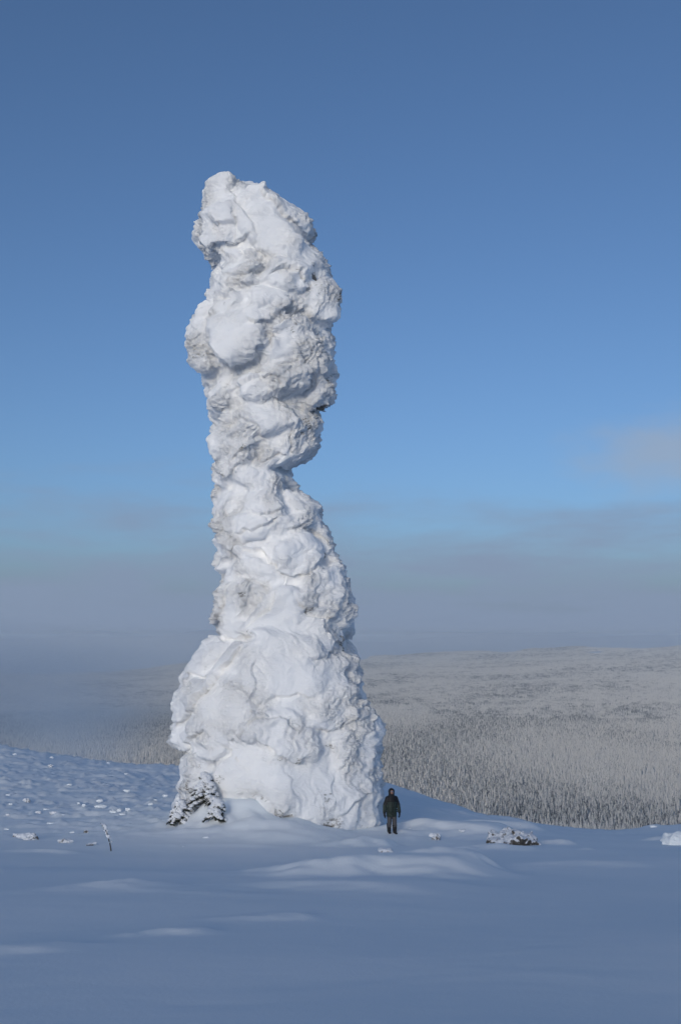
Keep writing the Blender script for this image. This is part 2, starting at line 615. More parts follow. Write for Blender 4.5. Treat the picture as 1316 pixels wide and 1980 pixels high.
def ground(x, y):
    x = np.asarray(x, float)
    y = np.asarray(y, float)
    z = ground_base(x, y)
    r = np.hypot(x, y)
    phi = np.arctan2(x, y)
    re = np.interp(phi, EDGE_PHI, EDGE_R)
    near = np.clip((re + 25 - r) / 25, 0, 1)
    # wind-cut snow: long ridges lying roughly across the view
    ca, sa = math.cos(0.10), math.sin(0.10)
    a, b = x * ca + y * sa, -x * sa + y * ca
    left = np.clip((y - 36) / 12, 0, 1) * np.clip((2.5 - x) / 5, 0.25, 1)
    wx = a + 0.8 * noise3(xyz(a / 2.5, b / 2.5, 2.2), 3)
    wy = b + 0.5 * noise3(xyz(a / 2.0, b / 2.0, 7.7), 4)
    n1 = fbm(xyz(wx / 4.2, wy / 1.5, 0.5), 3, 11)
    n2 = 0.5 - np.abs(fbm(xyz(wx / 2.4, wy / 0.75, 4.5), 3, 21)) * 2
    n0 = fbm(xyz(x / 14, y / 10, 1.5), 2, 41)
    n3 = np.maximum(fbm(xyz(a / 0.7, b / 0.45, 9.5), 3, 61) - 0.12, 0)
    amp = 0.07 + 0.93 * left
    z = z + near * (0.20 * n0 + amp * (0.10 * n1 + 0.045 * n2) + 0.26 * left * n3)
    for P, l, w, h, t in _mp:
        dx, dy = x - P[0], y - P[1]
        m = (np.abs(dx) < 4 * l + 2) & (np.abs(dy) < 4 * l + 2)
        if not np.any(m):
            continue
        e = dx[m] * math.cos(t) + dy[m] * math.sin(t)
        f = -dx[m] * math.sin(t) + dy[m] * math.cos(t)
        # wind-packed drift: gentle nose on the left, steeper far and right side
        wn_ = 0.45 * fbm(xyz(x[m] / (0.9 * l + 0.3), y[m] / (0.5 * l + 0.3), h * 9), 3, 501)
        e = np.where(e > 0, e / (0.55 * l), e / (1.45 * l)) + wn_
        f = np.where(f > 0, f / (0.7 * w), f / (1.35 * w)) + wn_
        q = e * e + f * f
        z[m] += h * np.exp(-q) * (1 - 0.25 * np.exp(-4 * q))
    # snow scooped out in front of the pillar's left foot
    return z


def hit_fine(px, py):
    return hit(px, py, lambda x, y: ground(x, y), 6.0, 130.0)


def build_ground():
    rr = np.concatenate([np.geomspace(1.2, 6.5, 26)[:-1], np.geomspace(6.5, 100, 560)[:-1], np.geomspace(100, 16000, 150)])
    front = np.radians(np.linspace(-27, 27, 500))
    rest = np.radians(np.linspace(27, 333, 120)[1:-1])
    ph = np.concatenate([front, rest])
    nr, na = len(rr), len(ph)
    X = rr[:, None] * np.sin(ph)[None]
    Y = rr[:, None] * np.cos(ph)[None]
    Z = ground(X.ravel(), Y.ravel()).reshape(X.shape)
    V = np.stack([X, Y, Z], -1).reshape(-1, 3)
    i, j = np.meshgrid(np.arange(nr - 1), np.arange(na), indexing='ij')
    j2 = (j + 1) % na
    F = np.stack([i * na + j, i * na + j2, (i + 1) * na + j2, (i + 1) * na + j], -1).reshape(-1, 4)[:, ::-1]
    # centre cap
    c = len(V)
    V = np.vstack([V, [(0, 0, ground(np.zeros(1), np.zeros(1))[0])]])
    jj = np.arange(0, na - 1, 2)
    cap = np.stack([np.full_like(jj, c), jj, jj + 1, (jj + 2) % na], -1)[:, ::-1]
    me = make_mesh('snow_ground', V, np.vstack([F, cap]))
    rv_ = np.hypot(V[:, 0], V[:, 1])
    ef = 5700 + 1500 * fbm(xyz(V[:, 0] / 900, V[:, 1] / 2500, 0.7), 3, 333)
    attr(me, 'floor', np.clip((-60 - V[:, 2]) / 15, 0, 1) * np.clip((ef - rv_) / 80, 0, 1) * (rv_ > 200) * np.clip((rv_ - 300) / 150, 0, 1) * (V[:, 1] > 0) * np.clip(1.6 - np.abs(np.arctan2(V[:, 0], V[:, 1])) / 0.28, 0, 1))  # where the valley ground takes the painted gap shade
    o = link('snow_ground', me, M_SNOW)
    tag(o, kind='structure')
    return o


build_ground()

# ------------------------------------------------------------------ the pillar
YC = 44.2
LEFT = [(418, 343), (398, 350), (394.7, 356.5), (390, 371), (393, 385), (388, 404), (379, 424), (372, 441), (373.6, 460), (379, 477), (390, 489), (402, 500),
        (402.5, 514), (404.5, 534), (399, 559), (395, 573), (380.6, 595.5), (366.5, 626), (357, 657), (355, 668), (364, 685), (368, 704), (378, 718),
        (397, 749), (397, 769), (402, 800), (411, 820), (404.5, 845), (406, 867), (413, 893), (410, 926), (416.6, 936), (408.4, 959), (410, 1002),
        (411.7, 1044), (413, 1077), (410, 1103), (425, 1108), (428, 1122), (415, 1139), (407, 1175), (397, 1201), (408, 1208), (407, 1225), (388.6, 1245),
        (356, 1288), (344, 1316), (328, 1370), (337, 1388), (326, 1420), (327, 1441), (346, 1449), (351, 1477), (349, 1506), (340, 1541), (328, 1574), (320, 1640)]
RIGHT = [(436, 343), (451, 349.5), (470.6, 359), (476, 363), (513, 365), (524, 376), (546.5, 383), (552, 389), (569, 394.5), (591.5, 408.6), (603, 424), (610, 444),
         (610, 466), (611, 473), (625, 491.5), (636.5, 508), (642, 536.5), (653, 548), (662, 567), (660, 593), (653, 618), (642, 638), (634, 645), (642, 648),
         (650.5, 657), (649, 676), (650, 700), (655, 721), (649, 755), (642, 783), (629.4, 797), (625, 822), (625, 850.5), (614, 879), (597, 895), (576, 899),
         (570, 923.6), (581.6, 946), (601, 962.5), (624, 979), (627, 988.6), (626, 1005), (640.5, 1031), (650, 1060), (646, 1072), (660, 1076), (671.5, 1096),
         (668, 1109.5), (676, 1119), (678, 1136), (683, 1158.6), (693, 1181), (684.6, 1198), (683, 1234), (689.5, 1263), (701, 1284), (697.5, 1306), (705, 1341),
         (717, 1363), (738, 1388), (748, 1413), (739, 1434), (737, 1470), (740, 1506), (742, 1541), (740, 1598), (742, 1650)]
_L = np.array([at(a, b, YC) for a, b in LEFT])[:, [0, 2]]
_Rr = np.array([at(a, b, YC) for a, b in RIGHT])[:, [0, 2]]
_L = _L[np.argsort(_L[:, 1])]
_Rr = _Rr[np.argsort(_Rr[:, 1])]
Z_TOP = at(430, 342, YC)[2]


def prof(z):
    l = np.interp(z, _L[:, 1], _L[:, 0])
    r = np.interp(z, _Rr[:, 1], _Rr[:, 0])
    return 0.5 * (l + r), 0.5 * (r - l)


_zz = np.linspace(-12, 22, 700)
_aa = prof(_zz)[1]
_ker = np.hanning(61)
_ker /= _ker.sum()
_bb = np.convolve(np.pad(_aa, 30, mode='edge'), _ker, 'valid') * 0.92


def depth_half(z):
    b = np.interp(z, _zz, _bb)
    a = prof(z)[1]
    return np.minimum(b, a * 1.5 + 0.15)


# pads of rime and snow on the near face: px, py, rx, ry (pixels), turn deg, depth factor, smooth?
PADS = [(420, 371, 30, 40, 0, 1, 0), (499, 375, 20, 22, 0, 1, 0), (544, 403, 32, 16, -35, .8, 0), (583, 423, 26, 26, 0, .9, 0), (411, 438, 38, 42, 10, 1, 0),
        (521, 446, 40, 75, 42, .55, 1), (451, 496, 46, 20, -10, .8, 0), (428, 517, 28, 16, 0, .8, 0), (583, 489, 46, 30, -28, .7, 1), (555, 531, 45, 28, -10, .9, 0),
        (622, 517, 18, 28, 15, .9, 0), (626, 580, 34, 44, 0, 1.1, 0), (518, 579, 38, 25, -15, .9, 0), (499, 610, 28, 14, 10, .9, 0), (428, 581, 32, 25, 0, .8, 0),
        (456, 536, 42, 20, 0, .8, 0), (380, 617, 17, 42, -12, .8, 0), (453, 648, 56, 50, 0, .95, 1), (560, 628, 34, 22, -20, 1.1, 0), (583, 676, 42, 52, 35, 1, 0),
        (632, 661, 20, 14, 0, .9, 0), (627, 732, 30, 55, 0, 1, 0), (385, 690, 22, 26, 0, .8, 0), (374, 668, 20, 30, 0, .8, 0), (552, 704, 42, 52, 15, 1, 0),
        (513, 748, 46, 22, 10, .8, 0), (423, 762, 28, 28, 0, .8, 0), (513, 803, 58, 30, 18, .8, 1), (612, 794, 24, 24, 0, 1, 0), (583, 845, 40, 46, 15, 1.05, 0),
        (597, 880, 22, 18, 0, 1, 0), (451, 845, 46, 46, 0, .8, 0), (434, 890, 30, 35, 0, .8, 0), (544, 873, 30, 30, 0, .9, 0), (487, 903, 32, 32, 20, .8, 0),
        (424, 924, 16, 18, 0, .8, 0), (521, 942, 36, 42, 15, .9, 0), (553, 940, 16, 22, 0, .9, 0), (513, 974, 40, 34, 10, 1, 0), (428, 989, 18, 40, 0, .8, 0),
        (477, 1020, 46, 24, 12, .9, 0), (591, 971, 30, 24, -30, .9, 0), (604, 1004, 28, 22, 0, .9, 0), (434, 1062, 20, 20, 0, .8, 0), (419, 1090, 14, 18, 0, .8, 0),
        (559, 1022, 38, 22, 10, .9, 0), (577, 1062, 50, 28, 16, 1.05, 0), (635, 1049, 14, 22, 0, .9, 0), (655, 1092, 16, 18, 0, .9, 0), (575, 1098, 44, 20, 12, .9, 0),
        (487, 1105, 46, 32, -12, .95, 0), (444, 1157, 38, 60, -18, .9, 0), (412, 1181, 16, 30, 0, .8, 0), (622, 1122, 50, 28, 12, 1, 0), (666, 1131, 15, 18, 0, .9, 0),
        (568, 1157, 36, 18, 0, .9, 0), (640, 1157, 34, 28, 0, 1, 0), (678, 1181, 15, 14, 0, .9, 0), (444, 1222, 40, 20, 0, .8, 0), (533, 1196, 44, 62, -22, .7, 1),
        (604, 1213, 48, 32, 10, .9, 1), (661, 1216, 22, 32, 0, .9, 0), (546, 1302, 78, 78, 0, .5, 1), (621, 1243, 46, 18, 12, .8, 1), (383, 1283, 38, 52, -28, .8, 1),
        (446, 1297, 30, 54, -15, .8, 1), (360, 1359, 30, 46, -20, .8, 1), (417, 1363, 44, 62, -35, .9, 1), (624, 1311, 56, 42, 0, .8, 1), (684, 1293, 15, 32, 0, .9, 0),
        (649, 1372, 56, 40, 10, .9, 0), (700, 1393, 36, 36, 0, .9, 0), (524, 1404, 56, 30, 0, .8, 0), (726, 1413, 20, 25, 0, .9, 0), (350, 1429, 24, 26, 0, .8, 0),
        (462, 1374, 30, 50, 0, .8, 1), (571, 1433, 46, 36, 0, .8, 0), (399, 1426, 46, 40, 0, .8, 0), (685, 1451, 46, 40, 0, .9, 0), (481, 1486, 60, 52, 0, .7, 1),
        (387, 1479, 36, 36, 0, .8, 0), (581, 1508, 62, 58, 0, .7, 1), (678, 1508, 46, 56, 0, .9, 0), (718, 1500, 22, 42, 0, .9, 0), (524, 1529, 40, 42, 0, .7, 1),
        (376, 1526, 32, 42, 0, .9, 0), (631, 1565, 62, 45, 0, .8, 0), (702, 1565, 38, 40, 0, .9, 0), (667, 1606, 32, 16, 0, .8, 0), (446, 1526, 36, 40, 0, .8, 0),
        (556, 1565, 46, 26, 0, .8, 0), (500, 1560, 40, 30, 0, .7, 1), (725, 1590, 18, 20, 0, .8, 0)]
# slab edges read off the near face: points in pixels, step height m; the left-hand side of the walk stands proud
LIPS = []


def _lips(ox, oy, k, rows):
    for amp, pts in rows:
        LIPS.append((amp, [(ox + a / k, oy + b / k) for a, b in pts]))


_lips(290, 290, 2.7134, [
    (.34, [(230, 480), (300, 560), (420, 490), (530, 440)]), (.26, [(570, 200), (680, 300), (800, 430), (870, 480)]), (.18, [(560, 480), (500, 330), (420, 200)]),
    (.20, [(310, 610), (420, 660), (520, 650), (640, 600)]), (.26, [(620, 660), (700, 610), (790, 640), (825, 710)]), (.22, [(990, 715), (900, 675), (830, 695), (800, 760)]),
    (.26, [(500, 870), (560, 912), (640, 880), (745, 800)]), (.30, [(310, 1010), (360, 1085), (440, 1130), (540, 1080), (640, 1000)]),
    (.30, [(930, 985), (820, 900), (740, 868), (650, 940), (625, 1080)]), (.34, [(825, 1290), (842, 1170), (790, 1060)]), (.22, [(440, 1260), (540, 1210), (640, 1190), (715, 1225)]),
    (.26, [(290, 1050), (380, 1100), (412, 1170), (400, 1270)]), (.16, [(360, 1470), (470, 1400), (560, 1470), (650, 1520)]), (.20, [(400, 790), (330, 790), (300, 860), (305, 1000)]),
    (.22, [(740, 1440), (770, 1540), (800, 1640)]), (.18, [(430, 1640), (500, 1580), (560, 1540)]), (.20, [(330, 1680), (420, 1710), (480, 1650), (540, 1640)]),
    (.20, [(640, 1640), (700, 1600), (760, 1620)]), (.18, [(460, 560), (440, 520), (400, 530)]), (.18, [(560, 1330), (660, 1300), (760, 1290)]), (.2, [(300, 350), (340, 410), (440, 390)])])
_lips(290, 929, 2.5162, [
    (.26, [(330, 250), (400, 365), (520, 325), (590, 390), (640, 480)]), (.26, [(610, 440), (690, 475), (790, 420), (890, 350)]), (.26, [(640, 490), (600, 580), (520, 680), (460, 745)]),
    (.34, [(700, 570), (760, 640), (860, 650), (940, 690), (1000, 790)]), (.24, [(1010, 900), (930, 820), (885, 740), (850, 670), (740, 655)]), (.20, [(770, 855), (830, 862), (905, 835)]),
    (.11, [(500, 1145), (492, 1050), (515, 950), (500, 850)]), (.34, [(95, 1200), (180, 1140), (270, 1030), (350, 920), (440, 790)]), (.18, [(170, 930), (240, 950), (310, 970)]),
    (.26, [(90, 1290), (150, 1312), (210, 1250), (280, 1200)]), (.20, [(730, 1210), (620, 1148), (520, 1140), (480, 1190)]), (.24, [(480, 1240), (560, 1290), (640, 1330), (720, 1372), (780, 1320)]),
    (.05, [(700, 1570), (690, 1450), (640, 1390), (480, 1290)]), (.07, [(870, 1560), (900, 1430), (950, 1370), (1010, 1290)]), (.24, [(760, 1170), (860, 1215), (960, 1180), (1040, 1090)]),
    (.22, [(380, 120), (390, 230), (370, 260), (310, 240)]), (.20, [(470, 130), (540, 180), (640, 150), (700, 60)]), (.22, [(420, 250), (520, 250), (640, 190)]),
    (.22, [(640, 250), (740, 215), (850, 260), (890, 330)]), (.24, [(270, 680), (300, 700), (340, 640), (330, 500)]), (.22, [(300, 760), (400, 770), (465, 740)]),
    (.18, [(560, 560), (540, 520), (480, 500), (400, 470)]), (.18, [(320, 1260), (400, 1330), (330, 1410), (280, 1470)]), (.2, [(900, 1640), (980, 1560), (1080, 1490)]),
    (.2, [(1140, 1270), (1070, 1250), (1030, 1180)]), (.16, [(560, 1060), (700, 1040), (840, 1050)]), (.18, [(500, 1560), (560, 1600), (640, 1640)])])
# where bare rock shows through: px, py, radius px, strength
ROCKS = [(642, 583, 18, .75), (616, 532, 9, .9), (600, 512, 10, .45), (610, 570, 22, .35), (618, 788, 7, 1.0), (612, 800, 16, .45), (632, 738, 18, .45), (585, 822, 26, .4),
         (556, 640, 16, .4), (575, 528, 16, .25), (430, 586, 12, .35), (388, 690, 18, .3), (424, 738, 22, .25), (436, 740, 7, .5), (478, 868, 8, .55), (422, 1010, 12, .4),
         (540, 1114, 7, .5), (632, 1074, 5, .8), (668, 1236, 16, .5), (592, 1180, 10, .45), (670, 1255, 9, .6), (490, 1224, 12, .4), (400, 1300, 14, .25), (370, 1360, 14, .25),
         (542, 1466, 10, .4), (575, 1468, 12, .5), (625, 1600, 12, .8), (640, 1590, 18, .5), (700, 1612, 14, .6), (555, 1582, 12, .7), (535, 1568, 12, .5), (500, 1545, 20, .3),
         (620, 1540, 26, .35), (690, 1580, 26, .35), (350, 1572, 22, .9), (380, 1548, 26, .75), (412, 1560, 22, .8), (420, 1530, 12, .7), (370, 1520, 20, .45), (440, 1505, 12, .5), (398, 1480, 12, .4),
         (640, 1446, 10, .4), (590, 720, 18, .25), (398, 770, 14, .35), (470, 1150, 8, .5), (480, 1190, 10, .4), (350, 1430, 14, .25), (735, 1440, 14, .3), (530, 1385, 7, .4)]


def front_point(px, py):
    X, _, Z = at(px, py, YC)
    for _ in range(3):
        cx, a = prof(Z)
        b = float(depth_half(Z))
        t = float(np.clip((X - cx) / a, -0.97, 0.97))
        yy = YC - b * math.sqrt(1 - t * t)
        X, _, Z = at(px, py, yy)
    n = np.array((t / a, -math.sqrt(1 - t * t) / b, 0))
    return np.array((X, yy, Z)), n / np.linalg.norm(n), t


def ell_sdf(P, c, axes, rad):
    d = P - c
    q = np.stack([d @ ax for ax in axes], -1)
    k0 = np.sqrt(((q / rad) ** 2).sum(-1))
    k1 = np.sqrt(((q / rad ** 2) ** 2).sum(-1))
    return np.where(k1 > 1e-6, k0 * (k0 - 1) / np.maximum(k1, 1e-6), -rad.min())


def capsule_sdf(P, a, b, r0, r1=None):
    r1 = r0 if r1 is None else r1
    ab = b - a
    t = np.clip(((P - a) @ ab) / (ab @ ab), 0, 1)
    return np.linalg.norm(P - a - t[..., None] * ab, axis=-1) - (r0 + (r1 - r0) * t)


def build_pillar():
    h = 0.115
    org = np.array((-9.0, 37.8, -9.6))
    n = np.array((int(12.6 / h), int(12.8 / h), int((Z_TOP + 0.9 + 9.6) / h)))
    gx, gy, gz = [org[k] + np.arange(n[k]) * h for k in range(3)]
    cx, a = prof(gz)
    b = depth_half(gz)
    X, Y = gx[:, None, None], gy[None, :, None]
    q = np.sqrt(((X - cx) / a) ** 2 + ((Y - YC) / b) ** 2)
    f = (q - 1) * np.minimum(a, b) + 0.17
    f = np.maximum(f, (gz - Z_TOP + 0.08)[None, None, :])
    f = f.astype(np.float32)
    def region(c, rad):
        lo = np.maximum(((c - rad - org) / h).astype(int), 0)
        hi = np.minimum(((c + rad - org) / h).astype(int) + 2, n)
        sl = tuple(slice(lo[k], hi[k]) for k in range(3))
        P = xyz(gx[sl[0]][:, None, None], gy[sl[1]][None, :, None], gz[sl[2]][None, None, :])
        return sl, P

    smooth_pads = []

    rtilt = np.random.default_rng(17)

    def add_pad(p, nrm, rx, rz, rot, dep, frontness):
        # every slab leans its own way, most of them a little upwards
        nrm = nrm + rtilt.uniform(-1, 1, 3) * np.array((0.26, 0.1, 0.22)) * (0.3 + 0.7 * frontness) + np.array((0, 0, 0.06))
        nrm = nrm / np.linalg.norm(nrm)
        rot = rot + rtilt.uniform(-14, 14)
        t = np.cross((0, 0, 1.0), nrm)
        t /= np.linalg.norm(t)
        up = np.cross(nrm, t)
        ca, sa = math.cos(R(rot)), math.sin(R(rot))
        axes = [t * ca + up * sa, nrm, -t * sa + up * ca]
        m = 0.5 * (rx + rz)
        rd = 0.75 * m * dep
        pro = min(0.44, 0.30 * m * dep + 0.06) * (0.30 + 0.70 * frontness)
        c = p - nrm * (rd - pro)
        rad = np.array((rx, rd, rz))
        sl, P = region(c, rad.max() + 0.5)
        if P.size == 0:
            return
        d_ = P - c
        q_ = np.stack([np.abs(d_ @ ax) for ax in axes], -1) / rad
        e = ((q_ ** 4).sum(-1) ** 0.25 - 1) * rad.min()
        f[sl] = smin(f[sl], e.astype(np.float32), 0.15)

    for px, py, rx, ry, rot, dep, sm in PADS:
        p, nrm, t = front_point(px, py)
        s = p[1] / FPX
        add_pad(p, nrm, rx * s * 1.04, ry * s * 1.04, rot, dep, math.sqrt(1 - t * t))
        if sm:
            smooth_pads.append((p, (rx + ry) * 0.5 * s))
    # the sides and back carry the same kind of pads
    r2 = np.random.default_rng(5)
    for k in range(110):
        z = r2.uniform(-8, Z_TOP - 1.0)
        th = r2.uniform(R(20), R(160))
        cxz, az = prof(z)
        bz = float(depth_half(z))
        p = np.array((cxz + az * math.cos(th), YC + bz * math.sin(th), z))
        nrm = np.array((math.cos(th) / az, math.sin(th) / bz, 0))
        nrm /= np.linalg.norm(nrm)
        add_pad(p, nrm, r2.uniform(.4, 1.1), r2.uniform(.4, 1.1), r2.uniform(-40, 40), .9, max(0.1, math.sin(th)))
    V, Q = surface_nets(f, org, h)
    me = subdivided(make_mesh('p0', V, Q), 1)
    V = vert_co(me)
    N = vert_no(me)
    cxv = prof(V[:, 2])[0]
    smooth = np.zeros(len(V), np.float32)
    for p, r in smooth_pads:
        smooth = np.maximum(smooth, np.exp(-((V - p) ** 2).sum(1) / (r * 0.95) ** 2 * 1.1))
    # sheltered and right-hand faces grow coarse feathers, the others are packed smooth
    rough = 0.45 + 1.4 * fbm(V / 1.7, 3, 91) + 0.28 * np.clip(N[:, 0], 0, 1) - 0.25 * np.clip(N[:, 2], -1, 1)
    rough = np.clip(rough, 0.03, 1) * (1 - 0.9 * smooth)
    dc = V[:, 0] * math.sin(R(34)) - V[:, 2] * math.cos(R(34))
    dl = V[:, 0] * math.cos(R(34)) + V[:, 2] * math.sin(R(34))
    tn = fbm(xyz(dl / 1.7, V[:, 1] / 1.2, dc / 0.85), 3, 101) * 4.0
    fl_ = np.floor(tn)
    fr_ = tn - fl_
    terr = (fl_ + np.clip((fr_ - 0.62) / 0.30, 0, 1) ** 1.5) / 4.0      # plates with broken edges
    low_ = np.clip((V[:, 2] + 1.0) / 5.0, 0, 1)
    d = 0.24 * (0.62 + 0.38 * low_) * (0.7 * terr + 0.3 * tn / 4.0) * (1 - 0.7 * smooth)
    d += 0.05 * rough * billow(V / 0.5, 3, 111)
    ang = R(36) + 0.8 * noise3(V / 2.3, 131)
    hx = V[:, 0] + 0.6 * (V[:, 1] - YC)
    al = hx * np.cos(ang) + V[:, 2] * np.sin(ang)
    ac = -hx * np.sin(ang) + V[:, 2] * np.cos(ang)
    d += 0.13 * rough * fbm(xyz(al / 0.9, V[:, 1] / 0.7, ac / 0.22), 3, 141)
    d += 0.022 * (1 - rough) * fbm(xyz(al / 0.5, V[:, 1] / 0.4, ac / 0.16), 2, 145)
    d += 0.11 * rough ** 1.5 * fbm(V / 0.15, 2, 151)
    # stepped slab edges on the near face
    facing = np.clip(-N[:, 1] * 2 + 0.6, 0, 1)
    wob = np.stack([noise3(V / 0.6, 171), noise3(V / 0.6, 172)], 1) * 0.18
    XZ = V[:, [0, 2]] + wob
    for amp, pts in LIPS:
        W = np.array([front_point(*p)[0][[0, 2]] for p in pts])
        best = np.full(len(V), 1e9)
        sd = np.zeros(len(V))
        tt = np.zeros(len(V))
        box = (XZ[:, 0] > W[:, 0].min() - 1.6) & (XZ[:, 0] < W[:, 0].max() + 1.6) & (XZ[:, 1] > W[:, 1].min() - 1.6) & (XZ[:, 1] < W[:, 1].max() + 1.6) & (facing > 0)
        ii = np.nonzero(box)[0]
        for k in range(len(W) - 1):
            A, Bv = W[k], W[k + 1] - W[k]
            L2 = Bv @ Bv
            rel = XZ[ii] - A
            t = np.clip((rel @ Bv) / L2, 0, 1)
            dv = rel - t[:, None] * Bv
            dist_ = np.hypot(dv[:, 0], dv[:, 1])
            side = (Bv[0] * rel[:, 1] - Bv[1] * rel[:, 0]) / math.sqrt(L2)
            m = dist_ < best[ii]
            j = ii[m]
            best[j] = dist_[m]
            sd[j] = np.where(side[m] >= 0, dist_[m], -dist_[m])
            tt[j] = (k + t[m]) / (len(W) - 1)
        fade = np.clip(np.minimum(tt, 1 - tt) * 5 + 0.12, 0, 1)
        up_ = np.where(sd >= 0, np.exp(-sd / 0.55) * np.clip(sd / 0.06 + 0.4, 0, 1), 0)
        dn_ = np.where(sd < 0, np.exp(sd / 0.33), 0)
        on = best < 1e8
        d = d + np.where(on, facing * fade * amp * 0.85 * (0.65 * up_ - 0.75 * dn_), 0)
    V2 = V + N * d[:, None]
    # feathers grow sideways, into the wind, on the coarse faces
    V2[:, 0] += (0.07 * rough ** 2 * np.maximum(fbm(xyz(V[:, 0] / 0.2, V[:, 1] / 0.2, V[:, 2] / 0.12), 2, 161), 0)) * np.sign(V[:, 0] - cxv)
    # settle the outline on the traced one
    px_, py_ = project(V2.astype(float))
    tl = np.array(sorted(LEFT, key=lambda a: a[1]))
    tr = np.array(sorted(RIGHT, key=lambda a: a[1]))
    rows = np.arange(350, 1590, 6.0)
    aL, aR = np.empty(len(rows)), np.empty(len(rows))
    for k, r_ in enumerate(rows):
        m = np.abs(py_ - r_) < 4.5
        aL[k], aR[k] = px_[m].min(), px_[m].max()
    eL = np.convolve(np.pad(np.interp(rows, tl[:, 1], tl[:, 0]) - aL, 1, mode='edge'), (0.25, 0.5, 0.25), 'valid')
    eR = np.convolve(np.pad(np.interp(rows, tr[:, 1], tr[:, 0]) - aR, 1, mode='edge'), (0.25, 0.5, 0.25), 'valid')
    fade_ = np.clip((rows - 350) / 70, 0, 1)
    eL, eR = eL * fade_, eR * fade_
    wv = np.clip((px_ - np.interp(py_, rows, aL)) / np.maximum(np.interp(py_, rows, aR - aL), 5), 0, 1)
    V2[:, 0] += ((1 - wv) * np.interp(py_, rows, eL) + wv * np.interp(py_, rows, eR)) * V2[:, 1] / FPX
    jag = np.clip((np.abs(wv - 0.5) - 0.36) / 0.1, 0, 1) * (V2[:, 2] < Z_TOP - 2)
    V2[:, 0] += jag * np.sign(wv - 0.5) * (0.22 * fbm(xyz(V2[:, 0] / 0.9, V2[:, 1] / 0.9, V2[:, 2] / 0.5), 3, 181))
    set_co(me, V2)
    rock = np.zeros(len(V), np.float32)
    for px, py, r, s in ROCKS:
        p, nrm, _ = front_point(px, py)
        rr = r * p[1] / FPX * 1.15
        dd = V - p
        dn = dd @ nrm
        rock = np.maximum(rock, s * np.exp(-((dd ** 2).sum(1) - 0.97 * dn ** 2) / rr ** 2))
    attr(me, 'rough', rough)
    attr(me, 'rock', rock)
    me.polygons.foreach_set('use_smooth', np.ones(len(me.polygons), bool))
    me.name = 'rock_pillar'
    o = link('rock_pillar', me, M_RIME)
    tag(o, 'towering weathered rock pillar caked in white snow and rime', 'rock pillar', kind='thing')
    return o


build_pillar()

# ------------------------------------------------------------------ forest in the valley


def tree_mesh_data(seed, tiers=8, spikes=7, H=6.5, W=1.2):
    r = np.random.default_rng(seed)
    V, F, S_ = [], [], []
    lean = r.uniform(-0.02, 0.02, 2)
    z0 = H * 0.07
    for k in range(tiers):
        f = k / (tiers - 1)
        zb = z0 + (H * 0.90 - z0) * f ** 0.95
        rad = W * (1 - f) ** 0.75 * r.uniform(0.8, 1.15) + 0.16
        zt = zb + (H / tiers) * r.uniform(1.3, 1.75)
        zt = min(zt, H)
        a0 = r.uniform(0, 6.28)
        b = len(V)
        V.append((lean[0] * zt, lean[1] * zt, zt))
        S_.append(0.55)
        for j in range(spikes * 2):
            a = a0 + math.pi * j / spikes + r.uniform(-0.14, 0.14)
            if j % 2 == 0:
                q = rad * r.uniform(0.72, 1.2)
                z = zb - 0.28 * q * r.uniform(0.5, 1.6)
                S_.append(r.uniform(0.7, 1.05) * (0.25 + 0.75 * min(1, 1.6 * f)))
            else:
                q = rad * r.uniform(0.35, 0.55)
                z = zb + 0.12 * rad
                S_.append(r.uniform(0.0, 0.3))
            V.append((lean[0] * z + q * math.cos(a), lean[1] * z + q * math.sin(a), z))
        m = spikes * 2
        for j in range(m):
            F.append((b, b + 1 + j, b + 1 + (j + 1) % m))
    return np.array(V), np.array(F), np.array(S_)


def crown_mesh(name, parts):
    Vs, Fs, Ss, o = [], [], [], 0
    for V, F, s in parts:
        Vs.append(V)
        Fs.append(F + o)
        Ss.append(s)
        o += len(V)
    me = make_mesh(name, np.vstack(Vs), np.vstack(Fs), smooth=False)
    attr(me, 'snowy', np.concatenate(Ss))
    me.materials.append(M_CROWN)
    return me


def cone_data(r0, r1, z0, z1, n=6, bend=(0, 0)):
    a = np.arange(n) * 2 * math.pi / n
    V = np.vstack([np.stack([r0 * np.cos(a), r0 * np.sin(a), np.full(n, z0)], 1),
                   np.stack([bend[0] + r1 * np.cos(a), bend[1] + r1 * np.sin(a), np.full(n, z1)], 1)])
    i = np.arange(n)
    F = np.stack([i, (i + 1) % n, n + (i + 1) % n, n + i], 1)
    return V, F


TREES = [crown_mesh('spruce_crown', [tree_mesh_data(20 + k, 8 + k % 2, 6 + k % 3, 5.6 + 0.6 * (k % 4), 1.25 + 0.12 * (k % 4))]) for k in range(7)]
TRUNK = make_mesh('spruce_trunk', *cone_data(0.14, 0.06, -0.8, 4.0))
TRUNK.materials.append(M_BARK)

src = bpy.data.collections.new('forest_sources')


def src_obj(name, me):
    o = bpy.data.objects.new(name, me)
    src.objects.link(o)
    return o


for k, me in enumerate(TREES):
    src_obj('source_a%02d' % k, me)
NV = len(TREES)
rp = np.random.default_rng(99)
for k in range(5):
    parts = []
    for j in range(20):
        V, F, s = tree_mesh_data(200 + k * 30 + j, 5, 4, rp.uniform(4.6, 7.6), rp.uniform(1.25, 1.7))
        V = V + np.array((rp.uniform(-8, 8), rp.uniform(-8, 8), 0))
        parts.append((V, F, s))
    src_obj('source_b%02d' % k, crown_mesh('spruce_stand', parts))


